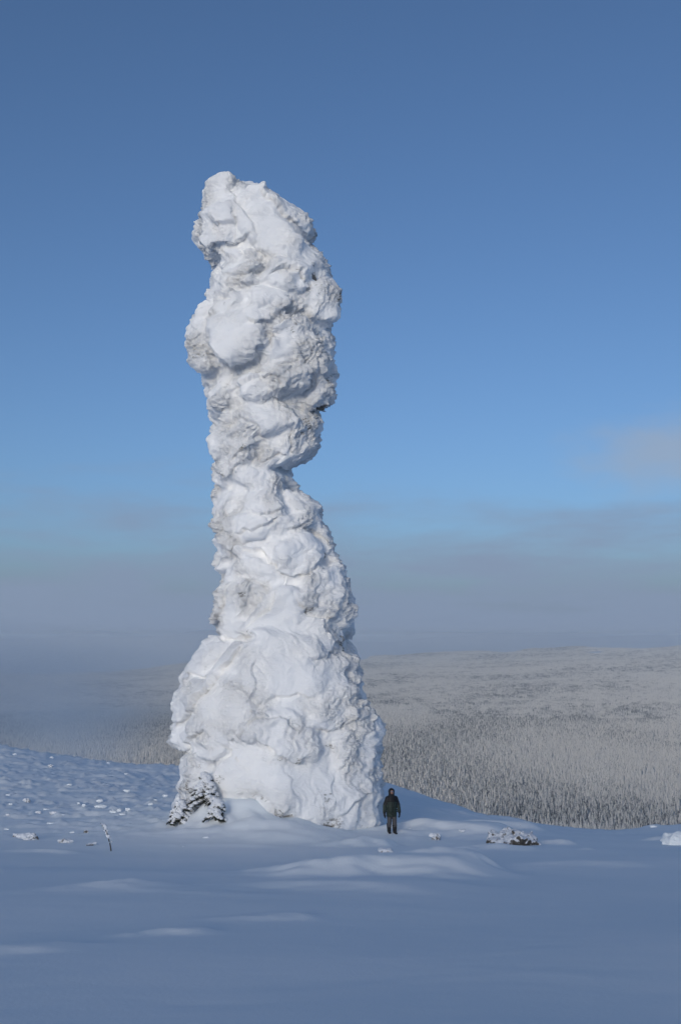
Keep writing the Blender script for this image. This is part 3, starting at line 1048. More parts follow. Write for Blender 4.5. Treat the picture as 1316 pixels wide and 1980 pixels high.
def scatter(r0, r1, spacing, seed, half=0.44):
    r = np.random.default_rng(seed)
    ys = np.arange(r0 * 0.9, r1, spacing)
    out = []
    for yy in ys:
        w = half * yy
        xs = np.arange(-w, w, spacing)
        out.append(np.stack([xs, np.full(len(xs), yy)], 1))
    P = np.concatenate(out)
    P += r.uniform(-0.5, 0.5, P.shape) * spacing
    d = np.hypot(P[:, 0], P[:, 1])
    return P[(d > r0) & (d < r1)]


EDGE_PX = np.array([(-300, 1432), (0, 1442), (172, 1469), (345, 1482), (540, 1495), (745, 1512), (840, 1547), (940, 1580), (1060, 1596), (1180, 1607), (1316, 1597), (1600, 1600)], float)

near = scatter(520, 1900, 3.7, 3)
zn = ground_base(near[:, 0], near[:, 1])
keep = (zn < -75)
near, zn = near[keep], zn[keep]
gap = fbm(xyz(near[:, 0] / 160, near[:, 1] / 160, 0.1), 2, 301)
keep = gap > -0.8
near, zn = near[keep], zn[keep]
hs = np.random.default_rng(8).uniform(0.72, 1.22, len(near))
top = np.concatenate([near, (zn + 7.8 * hs)[:, None]], 1)
px, py = project(top)
vis = (px > -20) & (px < 1336) & (py < np.interp(px, EDGE_PX[:, 0], EDGE_PX[:, 1]) - 1)
hidden_by_pillar = (px > 345) & (px < 735)
dist = np.hypot(near[:, 0], near[:, 1])
cand = np.nonzero(vis & ~hidden_by_pillar)[0]
cand = cand[np.argsort(dist[cand])][:300]
single = np.zeros(len(near), bool)
single[cand] = True
# trees of the near row that nobody sees over the brow need not stand there
drop = (~vis) & (py > np.interp(px, EDGE_PX[:, 0], EDGE_PX[:, 1]) + 40)
rest_near = near[~single & ~drop]
rest_z, rest_h = zn[~single & ~drop], hs[~single & ~drop]

rt = np.random.default_rng(12)
left_n = [0, 0]
for i in cand:
    e = empty('spruce_tree', (near[i, 0], near[i, 1], zn[i]), rt.uniform(0, 6.28))
    e.scale = (hs[i] * rt.uniform(0.9, 1.15),) * 2 + (hs[i],)
    if px[i] < 600:
        tag(e, 'snow-laden spruce in the forest just over the brow, left of the pillar', 'tree', 'nearest spruces left of the pillar')
    else:
        tag(e, 'snow-laden spruce in the shaded forest edge below the brow, right of the pillar', 'tree', 'nearest spruces right of the pillar')
    link('trunk', TRUNK, None, e)
    link('crown', TREES[int(rt.integers(NV))], None, e)

far = scatter(1900, 7000, 15.0, 4, 0.40)
zf = valley(far[:, 0], far[:, 1])
dfar = np.hypot(far[:, 0], far[:, 1])
edge_far = 5700 + 1500 * fbm(xyz(far[:, 0] / 900, far[:, 1] / 2500, 0.7), 3, 333)
gap = fbm(xyz(far[:, 0] / 420, far[:, 1] / 700, 0.4), 3, 311)
keep = (dfar < edge_far) & (gap > -0.9)
far, zf = far[keep], zf[keep]

P = np.vstack([np.c_[rest_near, rest_z], np.c_[far, zf]])
n_near, n_far = len(rest_near), len(far)
rv = np.random.default_rng(31)
variant = np.concatenate([rv.integers(0, NV, n_near), rv.integers(NV, NV + 5, n_far)]).astype(np.int32)
scl = np.concatenate([rest_h, rv.uniform(0.8, 1.2, n_far)]).astype(np.float32)
rot = rv.uniform(0, 6.28, len(P)).astype(np.float32)
me = bpy.data.meshes.new('forest')
me.vertices.add(len(P))
me.vertices.foreach_set('co', P.astype(np.float32).ravel())
a = me.attributes.new('variant', 'INT', 'POINT')
a.data.foreach_set('value', variant)
attr(me, 'size', scl)
attr(me, 'turn', rot)
attr(me, 'shade_tone', np.clip(1.1 * fbm(xyz(P[:, 0] / 330, P[:, 1] / 520, 0.2), 3, 341), -0.55, 0.45) - 0.16 * np.clip((np.hypot(P[:, 0], P[:, 1]) - 1800) / 400, 0, 1) - 0.16 * np.clip((np.hypot(P[:, 0], P[:, 1]) - 3600) / 1600, 0, 1))  # cloud shade painted in broad patches, with the far bands darkened further
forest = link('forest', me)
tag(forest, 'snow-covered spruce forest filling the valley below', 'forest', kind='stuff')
ng = bpy.data.node_groups.new('forest_scatter', 'GeometryNodeTree')
ng.interface.new_socket('Geometry', in_out='INPUT', socket_type='NodeSocketGeometry')
ng.interface.new_socket('Geometry', in_out='OUTPUT', socket_type='NodeSocketGeometry')
gi, go = ng.nodes.new('NodeGroupInput'), ng.nodes.new('NodeGroupOutput')
ci = ng.nodes.new('GeometryNodeCollectionInfo')
ci.inputs['Collection'].default_value = src
ci.inputs['Separate Children'].default_value = True
ci.inputs['Reset Children'].default_value = True
iop = ng.nodes.new('GeometryNodeInstanceOnPoints')


def named(name, typ):
    n = ng.nodes.new('GeometryNodeInputNamedAttribute')
    n.data_type = typ
    n.inputs['Name'].default_value = name
    return n.outputs['Attribute']


cr = ng.nodes.new('ShaderNodeCombineXYZ')
ng.links.new(named('turn', 'FLOAT'), cr.inputs['Z'])
ng.links.new(gi.outputs[0], iop.inputs['Points'])
ng.links.new(ci.outputs[0], iop.inputs['Instance'])
iop.inputs['Pick Instance'].default_value = True
ng.links.new(named('variant', 'INT'), iop.inputs['Instance Index'])
ng.links.new(cr.outputs[0], iop.inputs['Rotation'])
ng.links.new(named('size', 'FLOAT'), iop.inputs['Scale'])
ng.links.new(iop.outputs[0], go.inputs[0])
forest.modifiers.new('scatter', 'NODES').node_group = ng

# ------------------------------------------------------------------ small things on the snow


def grid_of(lo, hi, h):
    lo, hi = np.array(lo, float), np.array(hi, float)
    n = np.ceil((hi - lo) / h).astype(int) + 1
    ax = [lo[k] + np.arange(n[k]) * h for k in range(3)]
    return xyz(ax[0][:, None, None], ax[1][None, :, None], ax[2][None, None, :])


def sdf_mesh(name, fn, lo, hi, h, sub=0):
    P = grid_of(lo, hi, h)
    f = fn(P)
    f[0], f[-1], f[:, 0], f[:, -1], f[:, :, 0], f[:, :, -1] = (1e-3,) * 6 if False else (np.maximum(f[0], h), np.maximum(f[-1], h), np.maximum(f[:, 0], h), np.maximum(f[:, -1], h), np.maximum(f[:, :, 0], h), np.maximum(f[:, :, -1], h))
    V, Q = surface_nets(f, lo, h)
    me = make_mesh(name, V, Q)
    return subdivided(me, sub) if sub else me


def rock_mesh(name, seed, w, d, h_, cells):
    """An angular, broken rock: a lump cut by many random planes."""
    r = np.random.default_rng(seed)
    pl = []
    for k in range(13):
        n = r.normal(size=3)
        n[2] = abs(n[2]) * 0.8
        n /= np.linalg.norm(n)
        pl.append((n, r.uniform(0.62, 0.95)))

    def fn(P):
        q = P / np.array((w, d, h_))
        f = np.linalg.norm(q, axis=-1) - 1.0
        for n, o in pl:
            f = np.maximum(f, q @ n - o)
        f = f * min(w, d, h_)
        f = f + 0.16 * min(w, h_ * 2) * (fbm(P / (0.35 * w), 3, seed) * 0.8 - 0.5 * np.abs(noise3(P / (0.22 * w), seed + 3)))
        return f
    return sdf_mesh(name, fn, (-w * 1.2, -d * 1.2, -h_ * 0.9), (w * 1.2, d * 1.2, h_ * 1.25), w / cells)


def snow_lump_mesh(name, seed, w, d, h_, cells=14, lump=0.35):
    def fn(P):
        q = P / np.array((w, d, h_))
        f = (np.linalg.norm(q, axis=-1) - 1.0) * min(w, d, h_)
        return f + lump * min(w, d, h_) * (fbm(P / (0.8 * w), 3, seed) + 0.4 * np.abs(noise3(P / (0.35 * w), seed + 9)))
    return sdf_mesh(name, fn, (-w * 1.4, -d * 1.4, -h_ * 1.4), (w * 1.4, d * 1.4, h_ * 1.5), w / cells)


def place_rock(px, py, wpx, hpx, seed, label, depth=0.8, cap=True, cells=16, sink=0.25, rz=0.0, capshift=(0, 0)):
    p = hit_fine(px, py)
    s = p[1] / FPX
    w, h_ = wpx * s / 2, hpx * s
    e = empty('snowy_rock', (p[0], p[1] + w * depth * 0.3, p[2]), rz)
    st = link('stone', rock_mesh('stone', seed, w, w * depth, h_, cells), M_ROCK, e, (0, 0, -h_ * sink))
    if cap:
        cm = snow_lump_mesh('snow_cap', seed + 50, w * 0.95, w * depth * 0.95, h_ * 0.34, 14, 0.45)
        link('snow_cap', cm, M_FROST, e, (capshift[0] * w, w * depth * 0.42 + capshift[1], h_ * (0.60 - sink)))
    tag(e, label, 'rock')
    return e


place_rock(996, 1634, 112, 44, 3, 'large dark broken rock half buried in a drift right of the person', 0.75, False, 30, 0.22)
place_rock(843, 1624, 26, 14, 5, 'small slanted dark rock slab in snow just right of the person', 0.6, True, 12, 0.2, -0.5, (-0.4, 0.05))
place_rock(744, 1648, 32, 10, 7, 'low dark flat rock in the snow below the person', 0.8, True, 12, 0.35)
place_rock(56, 1624, 34, 15, 9, 'largest dark rock with frost tufts at the far left of the snowfield', 0.7, True, 13, 0.2, 0.3, (-0.3, 0.05))
place_rock(31, 1618, 16, 8, 11, 'small dark stone left of the largest left-hand rock', 0.7, True, 10, 0.2)
place_rock(127, 1630, 30, 10, 13, 'flat frost-topped rock between the left-hand rock and the frosted stem', 0.7, True, 12, 0.3)
place_rock(167, 1610, 12, 6, 15, 'tiny bare dark stone above left of the frosted stem', 0.8, False, 9, 0.3)
place_rock(174, 1635, 18, 7, 17, 'thin dark rock lying just left of the frosted stem', 0.6, True, 10, 0.3, 0.4, (0.8, 0.05))
place_rock(74, 1573, 13, 6, 19, 'little dark stone left of two in the mid snowfield', 0.8, True, 9, 0.3)
place_rock(103, 1574, 15, 7, 21, 'little dark stone right of two in the mid snowfield', 0.8, True, 9, 0.3)
place_rock(16, 1577, 10, 5, 23, 'very small dark stone by the left picture edge', 0.8, True, 9, 0.3)
place_rock(355, 1638, 5, 2.5, 25, 'speck of dark stone in smooth snow below the spruce', 0.8, False, 8, 0.3)
place_rock(98, 1483, 9, 5, 27, 'small dark-topped stone high on the left slope near the brow', 0.8, True, 9, 0.2)
place_rock(53, 1551, 12, 9, 29, 'rounded stone with snow tail on the upper left slope', 0.9, True, 10, 0.3, 0, (-0.6, 0))
place_rock(895, 1608, 14, 5, 31, 'faint small dark stone between the slab and the large rock', 0.8, True, 9, 0.4)
place_rock(792, 1603, 6, 3, 33, 'speck of dark stone at knee height right of the person', 0.8, False, 8, 0.3)

# snow lumps and frosted tufts strewn over the left slope
CLODS = [snow_lump_mesh('snow_lump', 400 + k, 1.0, 0.8, 0.62, 11, 0.36) for k in range(4)]
for m in CLODS:
    m.materials.append(M_SNOW)
LUMPS = [(28, 1460, 9, 5), (61, 1469, 11, 7), (100, 1466, 9, 6), (334, 1515, 18, 14), (244, 1531, 18, 10), (192, 1549, 16, 9), (194, 1563, 24, 12),
         (219, 1572, 26, 14), (229, 1570, 12, 14), (247, 1567, 14, 9), (291, 1557, 12, 8), (177, 1574, 10, 8), (97, 1594, 20, 8), (115, 1613, 9, 8), (139, 1611, 10, 8),
         (117, 1567, 12, 8), (89, 1566, 13, 6), (135, 1510, 10, 6), (134, 1519, 12, 5), (124, 1533, 14, 6), (162, 1560, 8, 8), (4, 1559, 8, 4), (20, 1557, 9, 5),
         (28, 1557, 8, 5), (15, 1538, 12, 5), (43, 1534, 9, 4), (13, 1604, 14, 6), (94, 1525, 8, 5), (319, 1543, 14, 8), (265, 1563, 14, 7), (152, 1555, 7, 5),
         (198, 1506, 10, 4), (245, 1497, 12, 5), (250, 1501, 8, 4), (300, 1550, 9, 5), (206, 1556, 12, 6), (236, 1577, 16, 6), (282, 1564, 8, 5), (120, 1578, 9, 5)]
BRIGHT = (209, 1477, 12, 8)
rl = np.random.default_rng(77)


def place_lump(px, py, wpx, hpx, k, name='snow_lump'):
    p = hit_fine(px, py)
    s = p[1] / FPX
    o = link(name, CLODS[k % 4], None, None, (p[0], p[1] + wpx * s * 0.3, p[2]))
    o.scale = (wpx * s * 0.45, wpx * s * 0.36, hpx * s * 0.55)
    o.rotation_euler = (0, 0, rl.uniform(-0.5, 0.5) + (math.pi if rl.uniform() < 0.5 else 0))
    return o


for k, L in enumerate(LUMPS[::2] + LUMPS[5:11:2]):
    tag(place_lump(*L, k), 'small white snow lump strewn on the slope left of the pillar', 'snow lump', 'snow lumps on the left slope')
tag(place_lump(*BRIGHT, 1), 'bright snow lump on the brow against the forest, left of pillar', 'snow lump')
hp = hit_fine(1306, 1634)
o = link('snow_hump', snow_lump_mesh('snow_hump', 433, 0.46, 0.42, 0.34, 14, 0.25), M_SNOW, None, (hp[0] + 0.05, hp[1] + 0.3, hp[2] + 0.05))
tag(o, 'rounded white snow hump at the right picture edge', 'snow hump')
o = place_lump(1264, 1600, 14, 8, 3, 'snow_hump')
tag(o, 'little snow knob on the right brow against the forest', 'snow hump')
o = place_lump(397, 1621, 14, 8, 0, 'snow_lump')
tag(o, 'single snow lump lying in front of the pillar foot', 'snow lump')


def tube(path, radii, n=6):
    path = np.asarray(path, float)
    V, F = [], []
    for i, p in enumerate(path):
        t = path[min(i + 1, len(path) - 1)] - path[max(i - 1, 0)]
        t /= np.linalg.norm(t) + 1e-9
        u = np.cross(t, (0.13, 0.31, 0.94))
        u /= np.linalg.norm(u) + 1e-9
        v = np.cross(t, u)
        for k in range(n):
            a = 2 * math.pi * k / n
            V.append(p + radii[i] * (u * math.cos(a) + v * math.sin(a)))
    for i in range(len(path) - 1):
        for k in range(n):
            F.append((i * n + k, i * n + (k + 1) % n, (i + 1) * n + (k + 1) % n, (i + 1) * n + k))
    return np.array(V), np.array(F)


def join(parts):
    o, Vs, Fs = 0, [], []
    for V, F in parts:
        Vs.append(V)
        Fs.append(F + o)
        o += len(V)
    return np.vstack(Vs), np.vstack(Fs)


def blob(c, r, seed, n=7):
    """A lumpy little ball of frost."""
    rr = np.random.default_rng(seed)
    th = np.linspace(0, math.pi, n)
    V, F = [], []
    for i, t in enumerate(th):
        for k in range(n):
            a = 2 * math.pi * k / n + 0.3 * i
            q = rr.uniform(0.75, 1.2)
            V.append(np.asarray(c) + np.asarray(r) * q * np.array((math.sin(t) * math.cos(a), math.sin(t) * math.sin(a), math.cos(t))))
    for i in range(n - 1):
        for k in range(n):
            F.append((i * n + k, (i + 1) * n + k, (i + 1) * n + (k + 1) % n, i * n + (k + 1) % n))
    return np.array(V), np.array(F)


# frosted stem standing in the snow
p = hit_fine(215, 1646)
s = p[1] / FPX
e = empty('frosted_sapling', p)
tag(e, 'thin frost-coated sapling stem leaning left in open snow', 'sapling')
pts = [(0, 0, -0.1), (-2, 0, 12), (-6, 0, 24), (-9, 0, 34), (-16, 0, 44), (-21, 0, 51)]
path = np.array(pts, float) * s
link('stem', make_mesh('stem', *tube(path, np.linspace(0.022, 0.008, len(path)))), M_BARK, e)
fr, rr = [], np.random.default_rng(4)
for k in range(26):
    t = rr.uniform(0.12, 1) * (len(path) - 1)
    i = min(int(t), len(path) - 2)
    c = path[i] + (path[i + 1] - path[i]) * (t - i)
    w = (0.026 + 0.034 * (0.45 < t / 5 < 0.85)) * rr.uniform(0.5, 1.2)
    fr.append(blob(c + rr.normal(0, 0.03, 3) + np.array((0.03, 0, 0)), (w, w * 0.8, w * 0.9), 500 + k))
link('frost', make_mesh('frost', *join(fr)), M_FROST, e)

# a stunted spruce crushed against the foot of the pillar


def small_spruce(px, py, wpx, hpx, seed, label, ybias, branches=46, bare=0.6):
    r = np.random.default_rng(seed)
    p = hit_fine(px, py)
    p[1] += ybias
    p[2] = ground(p[0:1], p[1:2])[0]
    s = p[1] / FPX
    H, W = hpx * s, wpx * s / 2
    e = empty('stunted_spruce', p)
    tag(e, label, 'spruce')
    link('trunk', make_mesh('trunk', *tube([(0, 0, -0.15), (0.02, 0.05, H * 0.5), (0.10, 0.15, H)], (0.06, 0.045, 0.012))), M_BARK, e)
    wood, leaf, frost = [], [], []
    for k in range(branches):
        f = (k + r.uniform(0, 1)) / branches
        z = H * (0.06 + 0.92 * f)
        a = r.uniform(-math.pi * 1.02, math.pi * 0.02)
        L = W * (1 - f) ** 0.7 * r.uniform(0.7, 1.1) + 0.10
        d = np.array((math.cos(a), math.sin(a) * 0.8, 0))
        q = [np.array((0.05 * f, 0.1 * f, z)) + d * L * t + np.array((0, 0, 0.10 * L * t - 0.42 * L * t * t)) for t in np.linspace(0, 1, 5)]
        wood.append(tube(q, np.linspace(0.016, 0.006, 5), 4))
        side = np.array((-d[1], d[0], 0))
        for t in np.linspace(0.2, 1, 7):
            c = q[0] + d * L * t + np.array((0, 0, 0.10 * L * t - 0.42 * L * t * t))
            for sg in (-1, 1):
                for m in range(2):
                    l2 = (0.30 - 0.15 * t) * r.uniform(0.6, 1.2)
                    tip = c + side * sg * l2 + d * l2 * r.uniform(0.3, 0.8) + np.array((0, 0, -l2 * r.uniform(0.1, 0.6)))
                    w = 0.028
                    up = np.array((0, 0, w * 1.2))
                    V = np.array((c + d * w, c - d * w, tip, c - up, (c + tip) / 2 + up * 0.6))
                    leaf.append((V, np.array(((0, 1, 2), (3, 4, 2), (0, 3, 2)))))
            if r.uniform() < 0.35 + 0.65 * (f > 0.25) * (1 - bare * 0.4):
                w = r.uniform(0.07, 0.15) * (1.15 - 0.4 * t)
                frost.append(blob(c + np.array((0, 0, w * 0.45)) + side * r.uniform(-0.1, 0.1), (w * 1.2, w * 1.1, w * 0.7), 900 + seed + k * 7 + int(t * 10), 6))
    link('branches', make_mesh('branches', *join(wood)), M_BARK, e)
    link('needles', make_mesh('needles', *join(leaf), smooth=False), M_NEEDLE, e)
    link('snow_load', make_mesh('snow_load', *join(frost)), M_FROST, e)
    return e


small_spruce(390, 1580, 60, 52, 61, 'stunted dark green spruce plastered with snow at the pillar left foot', 0.5, 56, 0.0)
small_spruce(348, 1586, 40, 34, 62, 'low dark spruce scrub under snow at the outer left foot of pillar', -0.2, 34, 1.0)
small_spruce(418, 1584, 40, 34, 63, 'small dark spruce shoot showing just right of the stunted spruce', -0.1, 26, 1.0)

# ------------------------------------------------------------------ the person


def box_sdf(P, c, hs_, r):
    q = np.abs(P - np.array(c)) - (np.array(hs_) - r)
    return np.linalg.norm(np.maximum(q, 0), axis=-1) + np.minimum(q.max(-1), 0) - r


A3 = lambda *v: np.array(v, float)
EYE = np.eye(3)


def ell(P, c, r):
    return ell_sdf(P, A3(*c), EYE, A3(*r))


def cap(P, a, b, r0, r1=None):
    return capsule_sdf(P, A3(*a), A3(*b), r0, r1)


SH = 1.37
ARM = {-1: [(-0.175, 0.0, SH), (-0.280, 0.02, 1.10), (-0.305, -0.03, 0.85)], 1: [(0.175, 0.0, SH), (0.285, 0.03, 1.11), (0.290, -0.09, 0.87)]}
LEG = {-1: [(-0.095, 0.0, 0.82), (-0.10, -0.02, 0.46), (-0.105, 0.02, 0.07)], 1: [(0.095, 0.0, 0.82), (0.105, -0.06, 0.42), (0.115, -0.04, 0.02)]}


def body_fn(P):
    f = ell(P, (0, 0, 1.20), (0.155, 0.095, 0.27))
    f = smin(f, ell(P, (0, 0, 0.90), (0.15, 0.10, 0.14)), 0.06)
    f = smin(f, cap(P, (-0.15, 0, SH - 0.02), (0.15, 0, SH - 0.02), 0.055), 0.05)
    f = smin(f, cap(P, (0, 0, 1.40), (0, -0.01, 1.54), 0.055), 0.04)
    f = smin(f, ell(P, (0, -0.01, 1.63), (0.078, 0.098, 0.115)), 0.02)
    f = smin(f, ell(P, (0, -0.055, 1.565), (0.05, 0.05, 0.04)), 0.02)           # jaw
    f = smin(f, cap(P, (0, -0.100, 1.645), (0, -0.122, 1.612), 0.011, 0.016), 0.012)   # nose
    for sg in (-1, 1):
        f = smax(f, -ell(P, (sg * 0.032, -0.112, 1.648), (0.02, 0.014, 0.012)), 0.01)  # eye sockets
        f = smin(f, ell(P, (sg * 0.08, 0.0, 1.63), (0.012, 0.03, 0.035)), 0.01)        # ears
        a, l = ARM[sg], LEG[sg]
        f = smin(f, cap(P, a[0], a[1], 0.052, 0.042), 0.03)
        f = smin(f, cap(P, a[1], a[2], 0.042, 0.03), 0.02)
        f = smin(f, cap(P, l[0], l[1], 0.078, 0.055), 0.03)
        f = smin(f, cap(P, l[1], l[2], 0.055, 0.035), 0.02)
    f = smin(f, ell(P, (0, -0.108, 1.575), (0.026, 0.012, 0.007)), 0.006)       # lips
    return f


def quilt(z, period=0.075):
    return 0.010 * np.abs(np.sin(math.pi * z / period)) ** 0.6


def jacket_fn(P):
    z = P[..., 2]
    w = np.interp(z, [0.62, 0.75, 0.95, 1.25, 1.40, 1.48, 1.54], [0.180, 0.188, 0.180, 0.192, 0.165, 0.115, 0.080])
    d = np.interp(z, [0.62, 0.75, 0.95, 1.25, 1.40, 1.48, 1.54], [0.125, 0.135, 0.140, 0.150, 0.130, 0.105, 0.090])
    q = np.sqrt((np.abs(P[..., 0]) / w) ** 2.4 + (np.abs(P[..., 1]) / d) ** 2.4) ** (2 / 2.4)
    f = (np.sqrt(q) - 1) * np.minimum(w, d)
    f = np.maximum(f, 0.66 - z)
    f = np.maximum(f, z - 1.54)
    for sg in (-1, 1):
        a = ARM[sg]
        s_ = np.minimum(cap(P, a[0], a[1], 0.080, 0.070), cap(P, a[1], a[2], 0.070, 0.060))
        s_ = np.maximum(s_, 0.85 - z)
        f = smin(f, s_, 0.035)
    n = 0.006 * fbm(P / 0.09, 2, 15)
    return f - quilt(z) + n


def hood_fn(P):
    f = ell(P, (0, 0.015, 1.635), (0.128, 0.142, 0.140))
    f = smin(f, ell(P, (0, 0.02, 1.52), (0.12, 0.12, 0.07)), 0.05)
    hole = ell(P, (0, -0.14, 1.625), (0.078, 0.11, 0.088))
    f = smax(f, -hole, 0.02)
    inner = ell(P, (0, 0.0, 1.63), (0.088, 0.108, 0.122))
    f = smax(f, -inner, 0.01)
    return f + 0.004 * noise3(P / 0.05, 3)


def trousers_fn(P):
    z = P[..., 2]
    f = ell(P, (0, 0, 0.86), (0.172, 0.125, 0.16))
    for sg in (-1, 1):
        l = LEG[sg]
        f = smin(f, np.minimum(cap(P, l[0], l[1], 0.105, 0.088), cap(P, l[1], l[2], 0.088, 0.080)), 0.025)
    f = np.maximum(f, 0.26 - z)
    return f + 0.010 * fbm(P / A3(0.09, 0.09, 0.05), 2, 33)


def boot_fn(sg):
    l = LEG[sg]
    z0 = l[2][2]

    def fn(P):
        x0, y0 = l[2][0], l[2][1]
        f = cap(P, (x0 - 0.004, y0, z0 + 0.31), (x0, y0, z0 + 0.05), 0.098, 0.075)
        f = np.maximum(f, P[..., 2] - (z0 + 0.33))
        f = smin(f, cap(P, (x0 + 0.01 * sg, y0, z0 + 0.0), (x0 + 0.02 * sg, y0 - 0.17, z0 - 0.01), 0.058, 0.052), 0.04)
        f = np.maximum(f, (z0 - 0.06) - P[..., 2])
        return f + 0.004 * fbm(P / 0.06, 2, 5)
    return fn


def glove_fn(sg):
    a = ARM[sg]
    wx, wy, wz = a[2]

    def fn(P):
        f = cap(P, (wx, wy, wz + 0.05), (wx + 0.004 * sg, wy - 0.01, wz - 0.03), 0.074, 0.058)       # gauntlet
        f = np.maximum(f, P[..., 2] - (wz + 0.03))
        f = smin(f, box_sdf(P, (wx + 0.006 * sg, wy - 0.015, wz - 0.10), (0.030, 0.058, 0.065), 0.028), 0.025)
        for k, (dy, L) in enumerate(((-0.055, 0.085), (-0.028, 0.10), (0.0, 0.095), (0.026, 0.075))):
            k0 = (wx + 0.006 * sg, wy + dy, wz - 0.15)
            k1 = (wx - 0.004 * sg, wy + dy - 0.006, wz - 0.15 - L * 0.55)
            k2 = (wx - 0.030 * sg, wy + dy - 0.010, wz - 0.15 - L * 0.9)
            f = smin(f, np.minimum(cap(P, k0, k1, 0.018, 0.017), cap(P, k1, k2, 0.017, 0.014)), 0.008)
        t0, t1, t2 = (wx, wy - 0.06, wz - 0.07), (wx - 0.012 * sg, wy - 0.10, wz - 0.12), (wx - 0.02 * sg, wy - 0.105, wz - 0.165)
        f = smin(f, np.minimum(cap(P, t0, t1, 0.022, 0.019), cap(P, t1, t2, 0.019, 0.016)), 0.012)
        return f
    return fn


def goggles_fn(P):
    f = ell(P, (0, -0.02, 1.655), (0.092, 0.112, 0.045))
    f = np.maximum(f, -ell(P, (0, -0.005, 1.655), (0.082, 0.104, 0.12)))
    f = np.maximum(f, P[..., 1] + 0.055)
    return smax(f, np.abs(P[..., 0]) - 0.078, 0.01)


def strap_fn(P):
    f = np.abs(ell(P, (0, 0.012, 1.655), (0.122, 0.139, 0.16))) - 0.004
    f = np.maximum(f, np.abs(P[..., 2] - 1.655) - 0.018)
    return np.maximum(f, -(P[..., 1] + 0.075))


def mat_quilt(name, a, b):
    t = NT(name)
    o = objco(t)
    n = t.noise(o, 40, 4)
    return t.finish(t.mix(t.noise(o, 7, 3), (*a, 1), (*b, 1)), 0.55, 0.35, n, 0.006, 0.6)


M_JB = mat_quilt('black_shell_fabric', (0.006, 0.006, 0.008), (0.012, 0.012, 0.014))
M_JG = mat_quilt('dark_green_quilted_fabric', (0.014, 0.024, 0.019), (0.022, 0.036, 0.029))
M_TR = mat_quilt('grey_trouser_fabric', (0.055, 0.053, 0.058), (0.09, 0.086, 0.09))
M_BT = mat_quilt('black_boot_rubber', (0.008, 0.008, 0.010), (0.018, 0.018, 0.02))
M_SKIN = mat_plain('skin', (0.26, 0.15, 0.12), (0.34, 0.20, 0.16), 30, 0.55, 0.35, 0.001)
t = NT('goggle_lens')
M_LENS = t.finish(t.mix(t.noise(objco(t), 12, 2), (0.24, 0.23, 0.26, 1), (0.36, 0.35, 0.38, 1)), 0.12, 0.8, None, Metallic=0.85)

PP = hit_fine(757, 1611)
person = empty('person', (PP[0], PP[1], PP[2] - 0.02), R(12))
person.scale = (82 * PP[1] / FPX / 1.76,) * 3
tag(person, 'person in dark green and black winter jacket standing beside the pillar', 'person')
B = ((-0.45, -0.30, -0.1), (0.45, 0.30, 1.85))
link('body', sdf_mesh('body', body_fn, *B, 0.0135), M_SKIN, person)
jm = sdf_mesh('jacket', jacket_fn, (-0.45, -0.25, 0.55), (0.45, 0.25, 1.65), 0.0145)
jk = link('jacket', jm, [M_JG, M_JB], person)
cen = np.empty(len(jm.polygons) * 3, np.float32)
jm.polygons.foreach_get('center', cen)
cen = cen.reshape(-1, 3)
cut = np.where(np.abs(cen[:, 0]) > 0.2, 1.12, 1.25)
jm.polygons.foreach_set('material_index', (cen[:, 2] > cut).astype(np.int32))
link('zip', make_mesh('zip', *tube([(0.01, -0.165, 0.67), (0.01, -0.168, 0.95), (0.01, -0.172, 1.25), (0.008, -0.148, 1.40), (0.0, -0.118, 1.50)], (0.012,) * 5, 6)), M_JB, jk)
link('hood', sdf_mesh('hood', hood_fn, (-0.2, -0.2, 1.38), (0.2, 0.24, 1.84), 0.0115), M_JB, jk)
gg = link('goggles', sdf_mesh('goggles', goggles_fn, (-0.14, -0.18, 1.55), (0.14, 0.1, 1.75), 0.008), M_LENS, person)
link('strap', sdf_mesh('strap', strap_fn, (-0.2, -0.2, 1.6), (0.2, 0.22, 1.71), 0.0075), M_JB, gg)
link('trousers', sdf_mesh('trousers', trousers_fn, (-0.3, -0.22, 0.15), (0.3, 0.22, 1.1), 0.0145), M_TR, person)
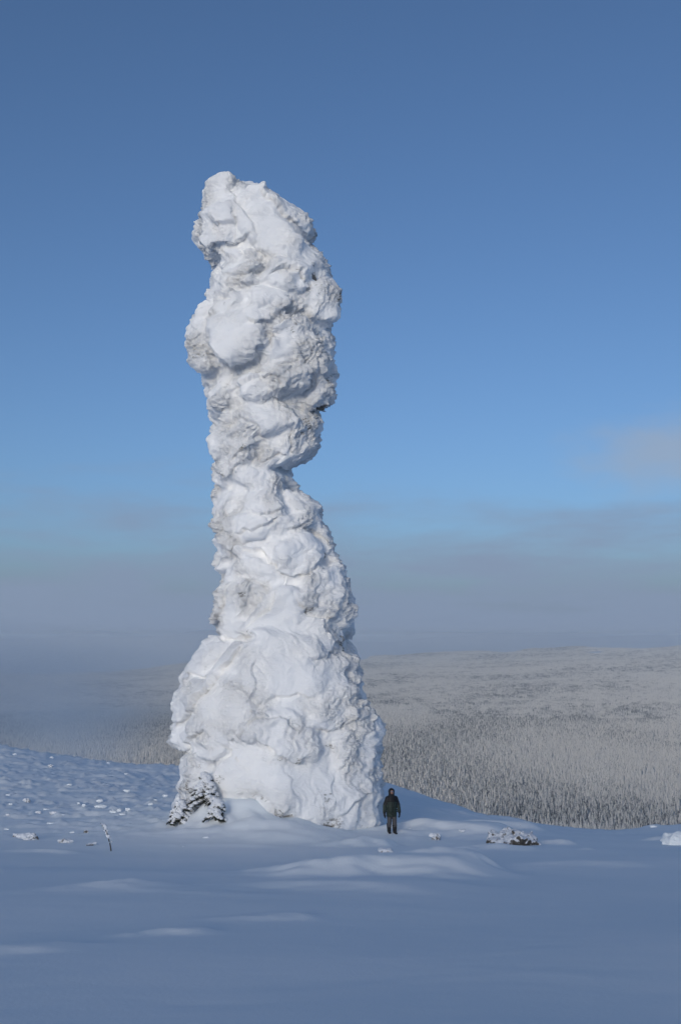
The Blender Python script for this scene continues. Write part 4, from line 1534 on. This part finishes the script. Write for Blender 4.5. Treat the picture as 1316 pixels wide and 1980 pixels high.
for sg in (-1, 1):
    link('boot', sdf_mesh('boot', boot_fn(sg), (sg * 0.11 - 0.16, -0.34, -0.12), (sg * 0.11 + 0.16, 0.2, 0.5), 0.0135), M_BT, person)
    link('glove', sdf_mesh('glove', glove_fn(sg), (sg * 0.3 - 0.16, -0.24, 0.5), (sg * 0.3 + 0.16, 0.16, 1.0), 0.0095), M_JB, person)

# ------------------------------------------------------------------ the air
hz = make_mesh('haze', [(x, y, z) for z in (-215, 21.5) for y in (-18000, 18000) for x in (-18000, 18000)],
               [(0, 2, 3, 1), (4, 5, 7, 6), (0, 1, 5, 4), (2, 6, 7, 3), (0, 4, 6, 2), (1, 3, 7, 5)], smooth=False)
t = NT('haze')
pv = t.n('ShaderNodeVolumePrincipled', {'Color': (0.86, 0.94, 1.0, 1), 'Density': 0.00015, 'Anisotropy': 0.0})
t.t.links.new(pv.outputs[0], t.out.inputs['Volume'])
tag(link('haze', hz, t.m), 'thin pale winter haze over the valley', 'haze', kind='stuff')


def mist_bank(name, c, rad, dens, col, label, seed):
    m = bpy.data.meshes.new(name)
    V, F = blob((0, 0, 0), (1, 1, 1), seed, 13)
    V = V / np.linalg.norm(V, axis=1)[:, None]
    m = make_mesh(name, V * 1.0, F)
    t = NT(name)
    o = objco(t)
    ln = t.n('ShaderNodeVectorMath', {0: o}, operation='LENGTH').outputs['Value']
    nz = t.n('ShaderNodeTexNoise', {'Vector': o, 'Scale': 1.3, 'Detail': 2.0}).outputs['Fac']
    fall = t.n('ShaderNodeMapRange', {'Value': t.math('MULTIPLY_ADD', nz, 0.5, ln), 'From Min': 1.15, 'From Max': 0.25}, interpolation_type='SMOOTHSTEP').outputs[0]
    pv = t.n('ShaderNodeVolumePrincipled', {'Color': (*col, 1), 'Density': t.math('MULTIPLY', fall, dens)})
    t.t.links.new(pv.outputs[0], t.out.inputs['Volume'])
    ob = link(name, m, t.m, None, c)
    ob.scale = rad
    tag(ob, label, 'mist', kind='stuff')
    return ob


mist_bank('mist', at(-110, 1335, 1500), (500, 620, 150), 0.0034, (0.64, 0.77, 0.92), 'bank of grey mist hiding the forest at the left', 71)
mist_bank('mist', at(125, 1425, 300), (36, 70, 30), 0.010, (0.74, 0.87, 1.0), 'wisp of mist rising behind the left brow', 72)
